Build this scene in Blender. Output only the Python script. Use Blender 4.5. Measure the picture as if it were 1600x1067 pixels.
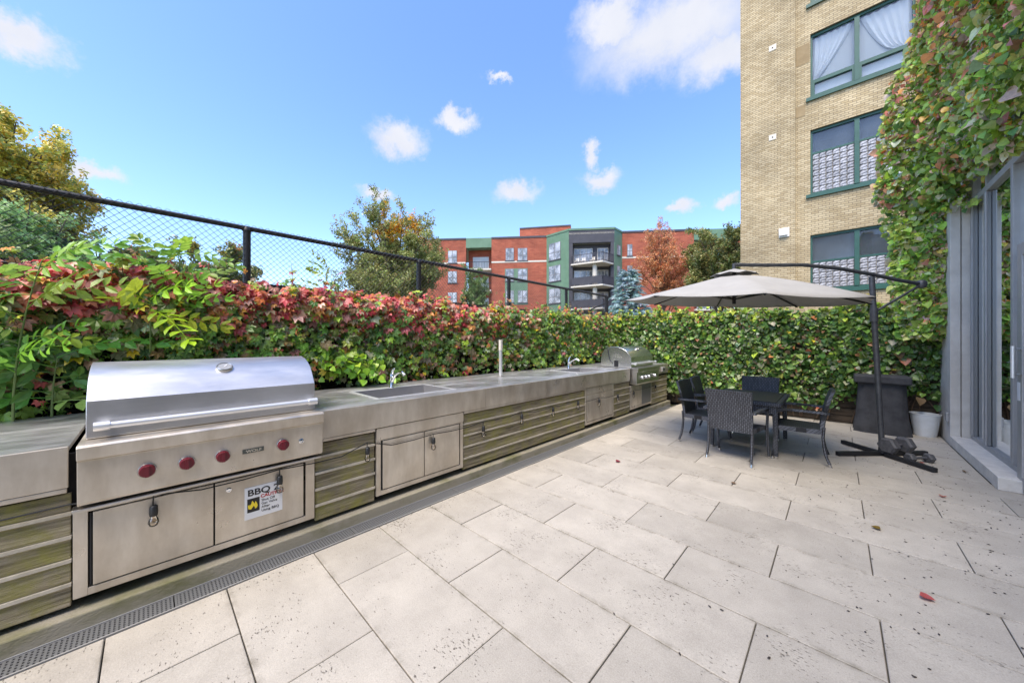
import bpy, bmesh, math, random
import numpy as np
from mathutils import Vector, Matrix, Euler
random.seed(7); RNG = np.random.default_rng(11)
PI = math.pi; rad = math.radians
scene = bpy.context.scene
for o in list(bpy.data.objects): bpy.data.objects.remove(o)
COL = scene.collection

# ------------------------------------------------------------------ camera
FOC = 537.0; CAMH = 1.5; YAW = math.atan(508/537)
cam = bpy.data.cameras.new('camera'); camo = bpy.data.objects.new('camera', cam); COL.objects.link(camo)
cam.sensor_width = 36.0; cam.lens = FOC/1600*36; cam.clip_start = 0.05; cam.clip_end = 2000
camo.location = (0, 0, CAMH); camo.rotation_euler = (rad(90), 0, YAW)
cam.shift_y = -(533.5-531)/1600
scene.camera = camo
Fw = np.array([-math.sin(YAW), math.cos(YAW), 0.]); Rw = np.array([math.cos(YAW), math.sin(YAW), 0.])
def ray(u, v): return Fw + Rw*(u-800)/FOC + np.array([0, 0, 1.])*(531-v)/FOC
def at_depth(u, v, t): p = ray(u, v)*t; return Vector((p[0], p[1], p[2]+CAMH))
def at_x(u, v, x): d = ray(u, v); return at_depth(u, v, x/d[0])
def at_y(u, v, y): d = ray(u, v); return at_depth(u, v, y/d[1])

# ------------------------------------------------------------------ sky + sun
SUN_EL = rad(60); SUN_AZ = rad(12)          # from behind the camera (-y), turned a little to +x
sdir = Vector((math.sin(SUN_AZ)*math.cos(SUN_EL), -math.cos(SUN_AZ)*math.cos(SUN_EL), math.sin(SUN_EL)))
sun = bpy.data.lights.new('sun', 'SUN'); sun.energy = 2.15; sun.angle = rad(32); sun.color = (1.0, 0.89, 0.74)
suno = bpy.data.objects.new('sun', sun); COL.objects.link(suno)
suno.rotation_euler = sdir.to_track_quat('Z', 'Y').to_euler(); suno.location = (3, -8, 12)
w = bpy.data.worlds.new('World'); scene.world = w; w.use_nodes = True
nt = w.node_tree; N = nt.nodes; Lk = nt.links; N.clear()
out = N.new('ShaderNodeOutputWorld'); bg = N.new('ShaderNodeBackground'); Lk.new(bg.outputs[0], out.inputs[0])
sky = N.new('ShaderNodeTexSky'); sky.sky_type = 'NISHITA'; sky.sun_disc = False
sky.sun_elevation = SUN_EL; sky.sun_rotation = math.atan2(sdir.x, sdir.y)
sky.air_density = 1.0; sky.dust_density = 0.9; sky.ozone_density = 3.0
hs = N.new('ShaderNodeHueSaturation'); hs.inputs['Saturation'].default_value = 1.12; hs.inputs['Value'].default_value = 1.0
Lk.new(sky.outputs[0], hs.inputs['Color'])
SKY_STRENGTH = 0.15
tc = N.new('ShaderNodeTexCoord')
nz = N.new('ShaderNodeTexNoise'); nz.inputs['Scale'].default_value = 14; nz.inputs['Detail'].default_value = 9; nz.inputs['Roughness'].default_value = 0.68
Lk.new(tc.outputs['Generated'], nz.inputs['Vector'])
sub = N.new('ShaderNodeVectorMath'); sub.operation = 'SUBTRACT'; sub.inputs[1].default_value = (.5, .5, .5); Lk.new(nz.outputs['Color'], sub.inputs[0])
scl = N.new('ShaderNodeVectorMath'); scl.operation = 'SCALE'; scl.inputs['Scale'].default_value = 0.115; Lk.new(sub.outputs[0], scl.inputs[0])
add = N.new('ShaderNodeVectorMath'); add.operation = 'ADD'; Lk.new(tc.outputs['Generated'], add.inputs[0]); Lk.new(scl.outputs[0], add.inputs[1])
clouds = [(1050,50,.21,.085),(960,30,.09,.05),(1130,85,.10,.06),(625,217,.075,.045),(708,188,.05,.028),(808,298,.075,.036),
          (938,280,.06,.032),(925,240,.025,.035),(782,127,.04,.014),(137,265,.05,.022),(30,60,.06,.035),(1066,323,.035,.020),(1135,316,.04,.02),(590,303,.05,.014),
          (1500,140,.16,.07),(300,-240,.2,.09),(800,-500,.25,.1),(-500,200,.2,.07),(-700,330,.16,.05),(1900,300,.15,.05),(1500,-500,.25,.12)]
extra = [Vector((.5,-.7,.35)),Vector((-.3,-.8,.4)),Vector((.8,-.3,.45)),Vector((-.8,-.5,.5)),Vector((.2,-.3,.9)),Vector((.9,.3,.3)),Vector((-.1,-.95,.2))]
cl = [(Vector(ray(u, v)).normalized(), a, b) for u, v, a, b in clouds] + [(e.normalized(), .2, .08) for e in extra]
prev = None
for d, a, b in cl:
    mp = N.new('ShaderNodeMapping'); mp.vector_type = 'TEXTURE'
    mp.inputs['Location'].default_value = d
    mp.inputs['Rotation'].default_value = d.to_track_quat('Y', 'Z').to_euler()
    mp.inputs['Scale'].default_value = (a, .35, b)
    Lk.new(add.outputs[0], mp.inputs['Vector'])
    ln = N.new('ShaderNodeVectorMath'); ln.operation = 'LENGTH'; Lk.new(mp.outputs[0], ln.inputs[0])
    if prev is None: prev = ln.outputs['Value']
    else:
        mn = N.new('ShaderNodeMath'); mn.operation = 'MINIMUM'; Lk.new(prev, mn.inputs[0]); Lk.new(ln.outputs['Value'], mn.inputs[1]); prev = mn.outputs[0]
mr = N.new('ShaderNodeMapRange'); mr.interpolation_type = 'SMOOTHSTEP'
mr.inputs['From Min'].default_value = 1.15; mr.inputs['From Max'].default_value = 0.25; Lk.new(prev, mr.inputs['Value'])
nz2 = N.new('ShaderNodeTexNoise'); nz2.inputs['Scale'].default_value = 9; nz2.inputs['Detail'].default_value = 5; Lk.new(tc.outputs['Generated'], nz2.inputs['Vector'])
ccol = N.new('ShaderNodeMixRGB'); ccol.inputs[1].default_value = (.27, .29, .345, 1); ccol.inputs[2].default_value = (.39, .39, .41, 1)
Lk.new(nz2.outputs['Fac'], ccol.inputs[0])
skm = N.new('ShaderNodeVectorMath'); skm.operation = 'SCALE'; skm.inputs['Scale'].default_value = SKY_STRENGTH; tint = N.new('ShaderNodeVectorMath'); tint.operation = 'MULTIPLY'; tint.inputs[1].default_value = (1.0, .95, 1.0); Lk.new(hs.outputs[0], tint.inputs[0]); Lk.new(tint.outputs[0], skm.inputs[0])
mx = N.new('ShaderNodeMixRGB'); Lk.new(mr.outputs[0], mx.inputs[0]); Lk.new(skm.outputs[0], mx.inputs[1]); Lk.new(ccol.outputs[0], mx.inputs[2])
Lk.new(mx.outputs[0], bg.inputs['Color']); bg.inputs['Strength'].default_value = 1.0
scene.view_settings.view_transform = 'Standard'; scene.view_settings.look = 'None'
scene.view_settings.exposure = 1.38; scene.view_settings.gamma = 1.0; scene.view_settings.use_curve_mapping = False

# ------------------------------------------------------------------ helpers
def lin(r, g, b):
    f = lambda c: ((c/255+.055)/1.055)**2.4 if c > 10 else c/255/12.92
    return (f(r), f(g), f(b), 1)
MATS = {}
def mat(name, col, rough=.6, metal=0., col2=None, nscale=6., nstretch=(1, 1, 1), bump=0., bscale=60., detail=5., contrast=(.35, .65), objrand=0., spec=.5, coords='Object', extra=None):
    m = bpy.data.materials.new(name); m.use_nodes = True; t = m.node_tree; n = t.nodes; l = t.links
    p = n['Principled BSDF']; p.inputs['Roughness'].default_value = rough; p.inputs['Metallic'].default_value = metal
    p.inputs['Specular IOR Level'].default_value = spec
    p.inputs['Base Color'].default_value = col
    if coords == 'World':
        g = n.new('ShaderNodeNewGeometry'); cs = g.outputs['Position']
    else:
        g = n.new('ShaderNodeTexCoord'); cs = g.outputs['Object']
    mp = n.new('ShaderNodeMapping'); mp.inputs['Scale'].default_value = nstretch; l.new(cs, mp.inputs['Vector'])
    last = None
    if col2 is not None:
        z = n.new('ShaderNodeTexNoise'); z.inputs['Scale'].default_value = nscale; z.inputs['Detail'].default_value = detail; z.inputs['Roughness'].default_value = .62
        l.new(mp.outputs[0], z.inputs['Vector'])
        r = n.new('ShaderNodeMapRange'); r.inputs['From Min'].default_value = contrast[0]; r.inputs['From Max'].default_value = contrast[1]; l.new(z.outputs['Fac'], r.inputs['Value'])
        x = n.new('ShaderNodeMixRGB'); x.inputs[1].default_value = col; x.inputs[2].default_value = col2; l.new(r.outputs[0], x.inputs[0]); last = x.outputs[0]
    if objrand > 0:
        oi = n.new('ShaderNodeObjectInfo'); r = n.new('ShaderNodeMapRange'); r.inputs['To Min'].default_value = 1-objrand; r.inputs['To Max'].default_value = 1+objrand; l.new(oi.outputs['Random'], r.inputs['Value'])
        v = n.new('ShaderNodeVectorMath'); v.operation = 'SCALE'
        if last: l.new(last, v.inputs[0])
        else: v.inputs[0].default_value = col[:3]
        l.new(r.outputs[0], v.inputs['Scale']); last = v.outputs[0]
    if extra: last = extra(n, l, cs, last, p)
    if last: l.new(last, p.inputs['Base Color'])
    if bump > 0:
        z = n.new('ShaderNodeTexNoise'); z.inputs['Scale'].default_value = bscale; z.inputs['Detail'].default_value = 4; l.new(mp.outputs[0], z.inputs['Vector'])
        b = n.new('ShaderNodeBump'); b.inputs['Strength'].default_value = bump; b.inputs['Distance'].default_value = .01; l.new(z.outputs['Fac'], b.inputs['Height']); l.new(b.outputs[0], p.inputs['Normal'])
    MATS[name] = m; return m
def pits(n, l, cs, last, p):
    """elongated dark pits of travertine-like paving, in scattered patches"""
    mp = n.new('ShaderNodeMapping'); mp.inputs['Scale'].default_value = (38, 85, 40); mp.inputs['Rotation'].default_value = (0, 0, .25); l.new(cs, mp.inputs['Vector'])
    z = n.new('ShaderNodeTexNoise'); z.inputs['Scale'].default_value = 1; z.inputs['Detail'].default_value = 5; z.inputs['Roughness'].default_value = .6; l.new(mp.outputs[0], z.inputs['Vector'])
    zp = n.new('ShaderNodeTexNoise'); zp.inputs['Scale'].default_value = 3.2; zp.inputs['Detail'].default_value = 2; l.new(cs, zp.inputs['Vector'])
    s = n.new('ShaderNodeMath'); s.operation = 'MULTIPLY_ADD'; s.inputs[1].default_value = .38; l.new(zp.outputs['Fac'], s.inputs[0]); l.new(z.outputs['Fac'], s.inputs[2])
    r = n.new('ShaderNodeMapRange'); r.inputs['From Min'].default_value = .835; r.inputs['From Max'].default_value = .90; l.new(s.outputs[0], r.inputs['Value'])
    x = n.new('ShaderNodeMixRGB'); x.inputs[2].default_value = (.12, .105, .085, 1); l.new(r.outputs[0], x.inputs[0]); l.new(last, x.inputs[1])
    # grime gathered along the row joints and in soft blotches
    sp = n.new('ShaderNodeSeparateXYZ'); l.new(cs, sp.inputs[0])
    yy = n.new('ShaderNodeMath'); yy.operation = 'MULTIPLY_ADD'; yy.inputs[1].default_value = 1/.4755; yy.inputs[2].default_value = -.8/.4755+20; l.new(sp.outputs[1], yy.inputs[0])
    fr_ = n.new('ShaderNodeMath'); fr_.operation = 'FRACT'; l.new(yy.outputs[0], fr_.inputs[0]); sb_ = n.new('ShaderNodeMath'); sb_.operation = 'SUBTRACT'; sb_.inputs[1].default_value = .5; l.new(fr_.outputs[0], sb_.inputs[0])
    ab_ = n.new('ShaderNodeMath'); ab_.operation = 'ABSOLUTE'; l.new(sb_.outputs[0], ab_.inputs[0])
    jr = n.new('ShaderNodeMapRange'); jr.inputs['From Min'].default_value = .43; jr.inputs['From Max'].default_value = .5; l.new(ab_.outputs[0], jr.inputs['Value'])
    gz = n.new('ShaderNodeTexNoise'); gz.inputs['Scale'].default_value = 7; gz.inputs['Detail'].default_value = 6; gz.inputs['Roughness'].default_value = .7; l.new(cs, gz.inputs['Vector'])
    gr = n.new('ShaderNodeMapRange'); gr.inputs['From Min'].default_value = .45; gr.inputs['From Max'].default_value = .75; l.new(gz.outputs['Fac'], gr.inputs['Value'])
    ja = n.new('ShaderNodeMath'); ja.operation = 'MULTIPLY_ADD'; ja.inputs[1].default_value = 1.; l.new(jr.outputs[0], ja.inputs[0]); ja.inputs[2].default_value = .20
    jm = n.new('ShaderNodeMath'); jm.operation = 'MULTIPLY'; l.new(ja.outputs[0], jm.inputs[0]); l.new(gr.outputs[0], jm.inputs[1]); jm.use_clamp = True
    gx = n.new('ShaderNodeMixRGB'); gx.inputs[2].default_value = (.19, .172, .135, 1); l.new(jm.outputs[0], gx.inputs[0]); l.new(x.outputs[0], gx.inputs[1]); x = gx
    fine = n.new('ShaderNodeTexNoise'); fine.inputs['Scale'].default_value = 160; fine.inputs['Detail'].default_value = 3; l.new(cs, fine.inputs['Vector'])
    fr = n.new('ShaderNodeMapRange'); fr.inputs['From Min'].default_value = .3; fr.inputs['From Max'].default_value = .7; fr.inputs['To Min'].default_value = .86; fr.inputs['To Max'].default_value = 1.1; l.new(fine.outputs['Fac'], fr.inputs['Value'])
    v = n.new('ShaderNodeVectorMath'); v.operation = 'SCALE'; l.new(x.outputs[0], v.inputs[0]); l.new(fr.outputs[0], v.inputs['Scale'])
    b = n.new('ShaderNodeBump'); b.inputs['Strength'].default_value = .6; b.inputs['Distance'].default_value = .006; b.invert = True
    ad = n.new('ShaderNodeMath'); ad.operation = 'MULTIPLY_ADD'; ad.inputs[1].default_value = -.25; l.new(fine.outputs['Fac'], ad.inputs[0]); l.new(r.outputs[0], ad.inputs[2])
    l.new(ad.outputs[0], b.inputs['Height']); l.new(b.outputs[0], p.inputs['Normal'])
    return v.outputs[0]
def smudge(n, l, cs, last, p):
    z = n.new('ShaderNodeTexNoise'); z.inputs['Scale'].default_value = 1.6; z.inputs['Detail'].default_value = 8; z.inputs['Roughness'].default_value = .68; l.new(cs, z.inputs['Vector'])
    r = n.new('ShaderNodeMapRange'); r.inputs['From Min'].default_value = .42; r.inputs['From Max'].default_value = .72; r.inputs['To Max'].default_value = .55; l.new(z.outputs['Fac'], r.inputs['Value'])
    x = n.new('ShaderNodeMixRGB'); x.inputs[2].default_value = (.34, .285, .215, 1); l.new(r.outputs[0], x.inputs[0]); l.new(last, x.inputs[1])
    z2 = n.new('ShaderNodeTexNoise'); z2.inputs['Scale'].default_value = 5; z2.inputs['Detail'].default_value = 6; l.new(cs, z2.inputs['Vector'])
    rr = n.new('ShaderNodeMapRange'); rr.inputs['From Min'].default_value = .3; rr.inputs['From Max'].default_value = .7; rr.inputs['To Min'].default_value = p.inputs['Roughness'].default_value-.12; rr.inputs['To Max'].default_value = p.inputs['Roughness'].default_value+.16; l.new(z2.outputs['Fac'], rr.inputs['Value']); l.new(rr.outputs[0], p.inputs['Roughness'])
    return x.outputs[0]
def refl_streaks(n, l, cs, last, p, r0=.28, r1=.5, c0=.90, c1=1.06):
    mp = n.new('ShaderNodeMapping'); mp.inputs['Scale'].default_value = (5, 1.2, 1); l.new(cs, mp.inputs['Vector'])
    z = n.new('ShaderNodeTexNoise'); z.inputs['Scale'].default_value = 1.5; z.inputs['Detail'].default_value = 8; z.inputs['Roughness'].default_value = .7; l.new(mp.outputs[0], z.inputs['Vector'])
    r = n.new('ShaderNodeMapRange'); r.inputs['From Min'].default_value = .40; r.inputs['From Max'].default_value = .62; r.inputs['To Min'].default_value = r0; r.inputs['To Max'].default_value = r1; l.new(z.outputs['Fac'], r.inputs['Value']); l.new(r.outputs[0], p.inputs['Roughness'])
    r2 = n.new('ShaderNodeMapRange'); r2.inputs['From Min'].default_value = .4; r2.inputs['From Max'].default_value = .65; r2.inputs['To Min'].default_value = c0; r2.inputs['To Max'].default_value = c1; l.new(z.outputs['Fac'], r2.inputs['Value'])  # colour streaks stand in for streaky reflections on the steel
    v = n.new('ShaderNodeVectorMath'); v.operation = 'SCALE'; l.new(last, v.inputs[0]); l.new(r2.outputs[0], v.inputs['Scale'])
    return v.outputs[0]
def moss(n, l, cs, last, p):
    z = n.new('ShaderNodeTexNoise'); z.inputs['Scale'].default_value = 6; z.inputs['Detail'].default_value = 9; z.inputs['Roughness'].default_value = .7; l.new(cs, z.inputs['Vector'])
    r = n.new('ShaderNodeMapRange'); r.inputs['From Min'].default_value = .44; r.inputs['From Max'].default_value = .66; r.inputs['To Max'].default_value = .8; l.new(z.outputs['Fac'], r.inputs['Value'])
    x = n.new('ShaderNodeMixRGB'); x.inputs[2].default_value = (.27, .26, .055, 1); l.new(r.outputs[0], x.inputs[0]); l.new(last, x.inputs[1])
    return x.outputs[0]
def brickx(c1, c2, mortar, sx, sy, axis):
    def f(n, l, cs, last, p):
        sep = n.new('ShaderNodeSeparateXYZ'); l.new(cs, sep.inputs[0]); cmb = n.new('ShaderNodeCombineXYZ')
        l.new(sep.outputs[axis], cmb.inputs[0]); l.new(sep.outputs[2], cmb.inputs[1])
        b = n.new('ShaderNodeTexBrick'); b.inputs['Scale'].default_value = 1; b.inputs['Brick Width'].default_value = sx; b.inputs['Row Height'].default_value = sy
        b.inputs['Mortar Size'].default_value = .007; b.inputs['Mortar Smooth'].default_value = .2; b.inputs['Bias'].default_value = -.1
        b.inputs['Color1'].default_value = c1; b.inputs['Color2'].default_value = c2; b.inputs['Mortar'].default_value = mortar
        l.new(cmb.outputs[0], b.inputs['Vector'])
        z = n.new('ShaderNodeTexNoise'); z.inputs['Scale'].default_value = .7; z.inputs['Detail'].default_value = 6; l.new(cs, z.inputs['Vector'])
        r = n.new('ShaderNodeMapRange'); r.inputs['From Min'].default_value = .3; r.inputs['From Max'].default_value = .7; r.inputs['To Min'].default_value = .78; r.inputs['To Max'].default_value = 1.18; l.new(z.outputs['Fac'], r.inputs['Value'])
        v = n.new('ShaderNodeVectorMath'); v.operation = 'SCALE'; l.new(b.outputs['Color'], v.inputs[0]); l.new(r.outputs[0], v.inputs['Scale'])
        bp = n.new('ShaderNodeBump'); bp.inputs['Strength'].default_value = .7; bp.inputs['Distance'].default_value = .012; bp.invert = True; l.new(b.outputs['Fac'], bp.inputs['Height']); l.new(bp.outputs[0], p.inputs['Normal'])
        return v.outputs[0]
    return f
def weave(n, l, cs, last, p):
    wv = n.new('ShaderNodeTexBrick'); wv.inputs['Scale'].default_value = 1; wv.inputs['Brick Width'].default_value = .040; wv.inputs['Row Height'].default_value = .019; wv.inputs['Mortar Size'].default_value = .0034
    wv.inputs['Color1'].default_value = (.125, .132, .150, 1); wv.inputs['Color2'].default_value = (.075, .08, .093, 1); wv.inputs['Mortar'].default_value = (.012, .012, .014, 1)
    sep = n.new('ShaderNodeSeparateXYZ'); l.new(cs, sep.inputs[0]); ad = n.new('ShaderNodeMath'); ad.operation = 'ADD'; l.new(sep.outputs[2], ad.inputs[0]); l.new(sep.outputs[1], ad.inputs[1])
    cmb = n.new('ShaderNodeCombineXYZ'); l.new(ad.outputs[0], cmb.inputs[0]); l.new(sep.outputs[0], cmb.inputs[1]); l.new(cmb.outputs[0], wv.inputs['Vector'])
    b = n.new('ShaderNodeBump'); b.invert = True; b.inputs['Strength'].default_value = .9; b.inputs['Distance'].default_value = .004; l.new(wv.outputs['Fac'], b.inputs['Height']); l.new(b.outputs[0], p.inputs['Normal'])
    return wv.outputs['Color']

M = MATS
mat('paving', (.365, .337, .29, 1), .75, col2=(.44, .408, .35, 1), nscale=2.2, objrand=.10, coords='World', extra=pits)
mat('joint', (.055, .05, .042, 1), .95, col2=(.10, .09, .07, 1), nscale=20, coords='World')
mat('concrete', (.50, .475, .425, 1), .85, col2=(.60, .575, .52, 1), nscale=5, bump=.25, bscale=90, coords='World')
mat('mossy_concrete', (.32, .29, .22, 1), .9, col2=(.17, .165, .075, 1), nscale=3.2, nstretch=(1, .8, 1.5), contrast=(.48, .70), objrand=0, bump=.35, bscale=70, coords='World')
mat('kerb_stone', (.52, .50, .46, 1), .85, col2=(.62, .60, .55, 1), nscale=9, bump=.3, bscale=60, coords='World')
mat('steel', (.60, .585, .56, 1), .34, 1., col2=(.50, .475, .44, 1), nscale=3.5, nstretch=(1, .5, 2.2), bump=.03, bscale=40, coords='World')
mat('steel_top', (.66, .655, .645, 1), .42, .8, col2=(.57, .565, .555, 1), nscale=6, bump=.03, bscale=30, coords='World', extra=refl_streaks)
mat('steel_front', (.68, .63, .55, 1), .38, .68, col2=(.53, .475, .395, 1), nscale=7, nstretch=(1, 1, .3), bump=.05, bscale=40, coords='World', extra=smudge)
mat('steel_polished', (.68, .68, .68, 1), .16, 1.)
mat('hood_steel', (.64, .64, .65, 1), .36, .88, col2=(.57, .57, .58, 1), nscale=9, nstretch=(1, .3, 2), bump=.03, bscale=40, coords='World', extra=lambda n, l, cs, last, p: refl_streaks(n, l, cs, last, p, .36, .45, .93, 1.04))
mat('hood_polished', (.66, .67, .66, 1), .22, .95)
mat('rim_steel', (.78, .79, .80, 1), .35, .6)
mat('basin_steel', (.36, .36, .37, 1), .45, .6)
mat('dial', (.30, .31, .32, 1), .4)
mat('chrome', (.75, .76, .78, 1), .08, 1.)
mat('dark_gap', (.012, .012, .012, 1), .8)
mat('plank', (.40, .345, .24, 1), .88, col2=(.12, .10, .058, 1), nscale=5, nstretch=(1, .55, 11), detail=9., contrast=(.36, .66), objrand=.22, bump=.8, bscale=26, coords='World', extra=moss)
mat('strip', (.56, .51, .42, 1), .55, .1, col2=(.42, .38, .30, 1), nscale=14, coords='World')
mat('knob_red', (.135, .010, .020, 1), .28)
mat('badge', (.10, .11, .10, 1), .4, .5)
mat('white_paint', (.78, .78, .77, 1), .45)
mat('white_print', (.72, .73, .74, 1), .5)
mat('black_print', (.012, .012, .012, 1), .5)
mat('red_print', (.42, .02, .02, 1), .5)
mat('yellow_print', (.80, .62, .03, 1), .5)
mat('black_plastic', (.016, .017, .018, 1), .45)
mat('black_metal', (.020, .021, .024, 1), .42, .3)
mat('grey_metal', (.055, .058, .066, 1), .42, .4, col2=(.085, .088, .095, 1), nscale=18)
mat('fence_black', (.014, .014, .015, 1), .45)
mat('screen_black', (.006, .0065, .006, 1), .9)
mat('rattan', (.04, .042, .05, 1), .5, extra=weave, col2=(.04, .042, .05, 1))
mat('canopy', (.36, .352, .33, 1), .85, col2=(.325, .318, .30, 1), nscale=4, bump=.1, bscale=20)
mat('cover_black', (.025, .026, .029, 1), .8, col2=(.05, .051, .055, 1), nscale=6, bump=.5, bscale=14)
mat('pot_white', (.74, .76, .76, 1), .45, col2=(.66, .68, .67, 1), nscale=8)
mat('soil', (.04, .03, .02, 1), .95)
mat('iron', (.07, .07, .075, 1), .6, .2, col2=(.11, .11, .115, 1), nscale=30, bump=.4, bscale=80)
mat('old_timber', (.135, .10, .07, 1), .9, col2=(.06, .045, .03, 1), nscale=7, nstretch=(.4, 1, 5), objrand=.22, bump=.7, bscale=30, coords='World')
mat('alu', (.40, .40, .395, 1), .5, .4, col2=(.35, .35, .345, 1), nscale=5, coords='World')
mat('alu_dark', (.20, .205, .21, 1), .4, .4)
mat('interior', (.06, .06, .058, 1), .9)
mat('interior_floor', (.16, .145, .125, 1), .6)
mat('yellow_brick', (.4, .32, .19, 1), .88, col2=(.4, .3, .2, 1), coords='World', extra=brickx(lin(190, 174, 140), lin(163, 145, 110), lin(118, 106, 88), .205, .077, 0))
mat('stain_brick', (.33, .25, .14, 1), .9, col2=(.26, .19, .10, 1), nscale=3, coords='World')
mat('red_brick', (.3, .1, .06, 1), .9, col2=(.3, .1, .06, 1), coords='Object', extra=brickx(lin(168, 92, 68), lin(148, 76, 57), lin(146, 104, 90), .4, .16, 0))
mat('green_frame', (.020, .080, .062, 1), .45, col2=(.027, .10, .078, 1), nscale=3)
mat('green_light', (.20, .34, .22, 1), .55)
mat('green_panel', (.105, .20, .125, 1), .6, col2=(.135, .24, .155, 1), nscale=1.)
mat('dark_panel', (.045, .046, .058, 1), .6, col2=(.06, .06, .072, 1), nscale=1)
mat('cream', (.62, .58, .50, 1), .7)
mat('white_frame', (.62, .62, .60, 1), .5)
mat('grey_backing', (.20, .21, .215, 1), .8, col2=(.14, .15, .155, 1), nscale=1.5)
mat('curtain', (.80, .80, .80, 1), .9)
mat('bark', (.085, .065, .048, 1), .9, col2=(.13, .105, .08, 1), nscale=12, nstretch=(1, 1, .3), bump=.6, bscale=30)
mat('stem_green', (.11, .16, .045, 1), .6)
mat('stem_brown', (.13, .085, .055, 1), .8)
mat('ground', (.10, .11, .06, 1), .95, col2=(.07, .075, .045, 1), nscale=.6, coords='World')

def glass(name, tint, refl=1.0, rough=.0, trans=1.0):
    m = bpy.data.materials.new(name); m.use_nodes = True; t = m.node_tree; n = t.nodes; l = t.links; n.clear()
    o = n.new('ShaderNodeOutputMaterial'); a = n.new('ShaderNodeBsdfTransparent'); a.inputs[0].default_value = tint
    g = n.new('ShaderNodeBsdfGlossy'); g.inputs['Roughness'].default_value = rough; g.inputs['Color'].default_value = (.9, .93, .95, 1)
    fr = n.new('ShaderNodeFresnel'); fr.inputs['IOR'].default_value = 1.5
    mu = n.new('ShaderNodeMath'); mu.operation = 'MULTIPLY_ADD'; mu.inputs[1].default_value = 1.5*refl; mu.inputs[2].default_value = .03*refl; mu.use_clamp = True; l.new(fr.outputs[0], mu.inputs[0])
    x = n.new('ShaderNodeMixShader'); l.new(mu.outputs[0], x.inputs[0]); l.new(a.outputs[0], x.inputs[1]); l.new(g.outputs[0], x.inputs[2]); l.new(x.outputs[0], o.inputs[0])
    MATS[name] = m
glass('glass', (.66, .72, .70, 1), 2.2)
glass('bulb_glass', (.93, .86, .76, 1), 1.0)
glass('win_glass', (.92, .94, .95, 1), .45)
mat('block_glass', (.46, .46, .48, 1), .15, 0, col2=(.10, .10, .11, 1), nscale=11, nstretch=(1, 1, 2.), contrast=(.42, .60), bump=.8, bscale=18, detail=2., objrand=.2)

def leafmat(name, use_obj=False, trans=.36, rough=.36):
    m = bpy.data.materials.new(name); m.use_nodes = True; t = m.node_tree; n = t.nodes; l = t.links
    p = n['Principled BSDF']; o = [x for x in n if x.type == 'OUTPUT_MATERIAL'][0]
    if use_obj: a = n.new('ShaderNodeObjectInfo'); c = a.outputs['Color']
    else: a = n.new('ShaderNodeAttribute'); a.attribute_name = 'Col'; c = a.outputs['Color']
    z = n.new('ShaderNodeTexNoise'); z.inputs['Scale'].default_value = 45; g = n.new('ShaderNodeNewGeometry'); l.new(g.outputs['Position'], z.inputs['Vector'])
    r = n.new('ShaderNodeMapRange'); r.inputs['To Min'].default_value = .85; r.inputs['To Max'].default_value = 1.65; l.new(z.outputs['Fac'], r.inputs['Value'])
    v = n.new('ShaderNodeVectorMath'); v.operation = 'SCALE'; l.new(c, v.inputs[0]); l.new(r.outputs[0], v.inputs['Scale'])
    l.new(v.outputs[0], p.inputs['Base Color']); p.inputs['Roughness'].default_value = rough
    tr = n.new('ShaderNodeBsdfTranslucent'); l.new(v.outputs[0], tr.inputs['Color'])
    x = n.new('ShaderNodeMixShader'); x.inputs[0].default_value = trans; l.new(p.outputs[0], x.inputs[1]); l.new(tr.outputs[0], x.inputs[2]); l.new(x.outputs[0], o.inputs[0])
    MATS[name] = m
leafmat('leaf'); leafmat('leaf_obj', True)

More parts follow.
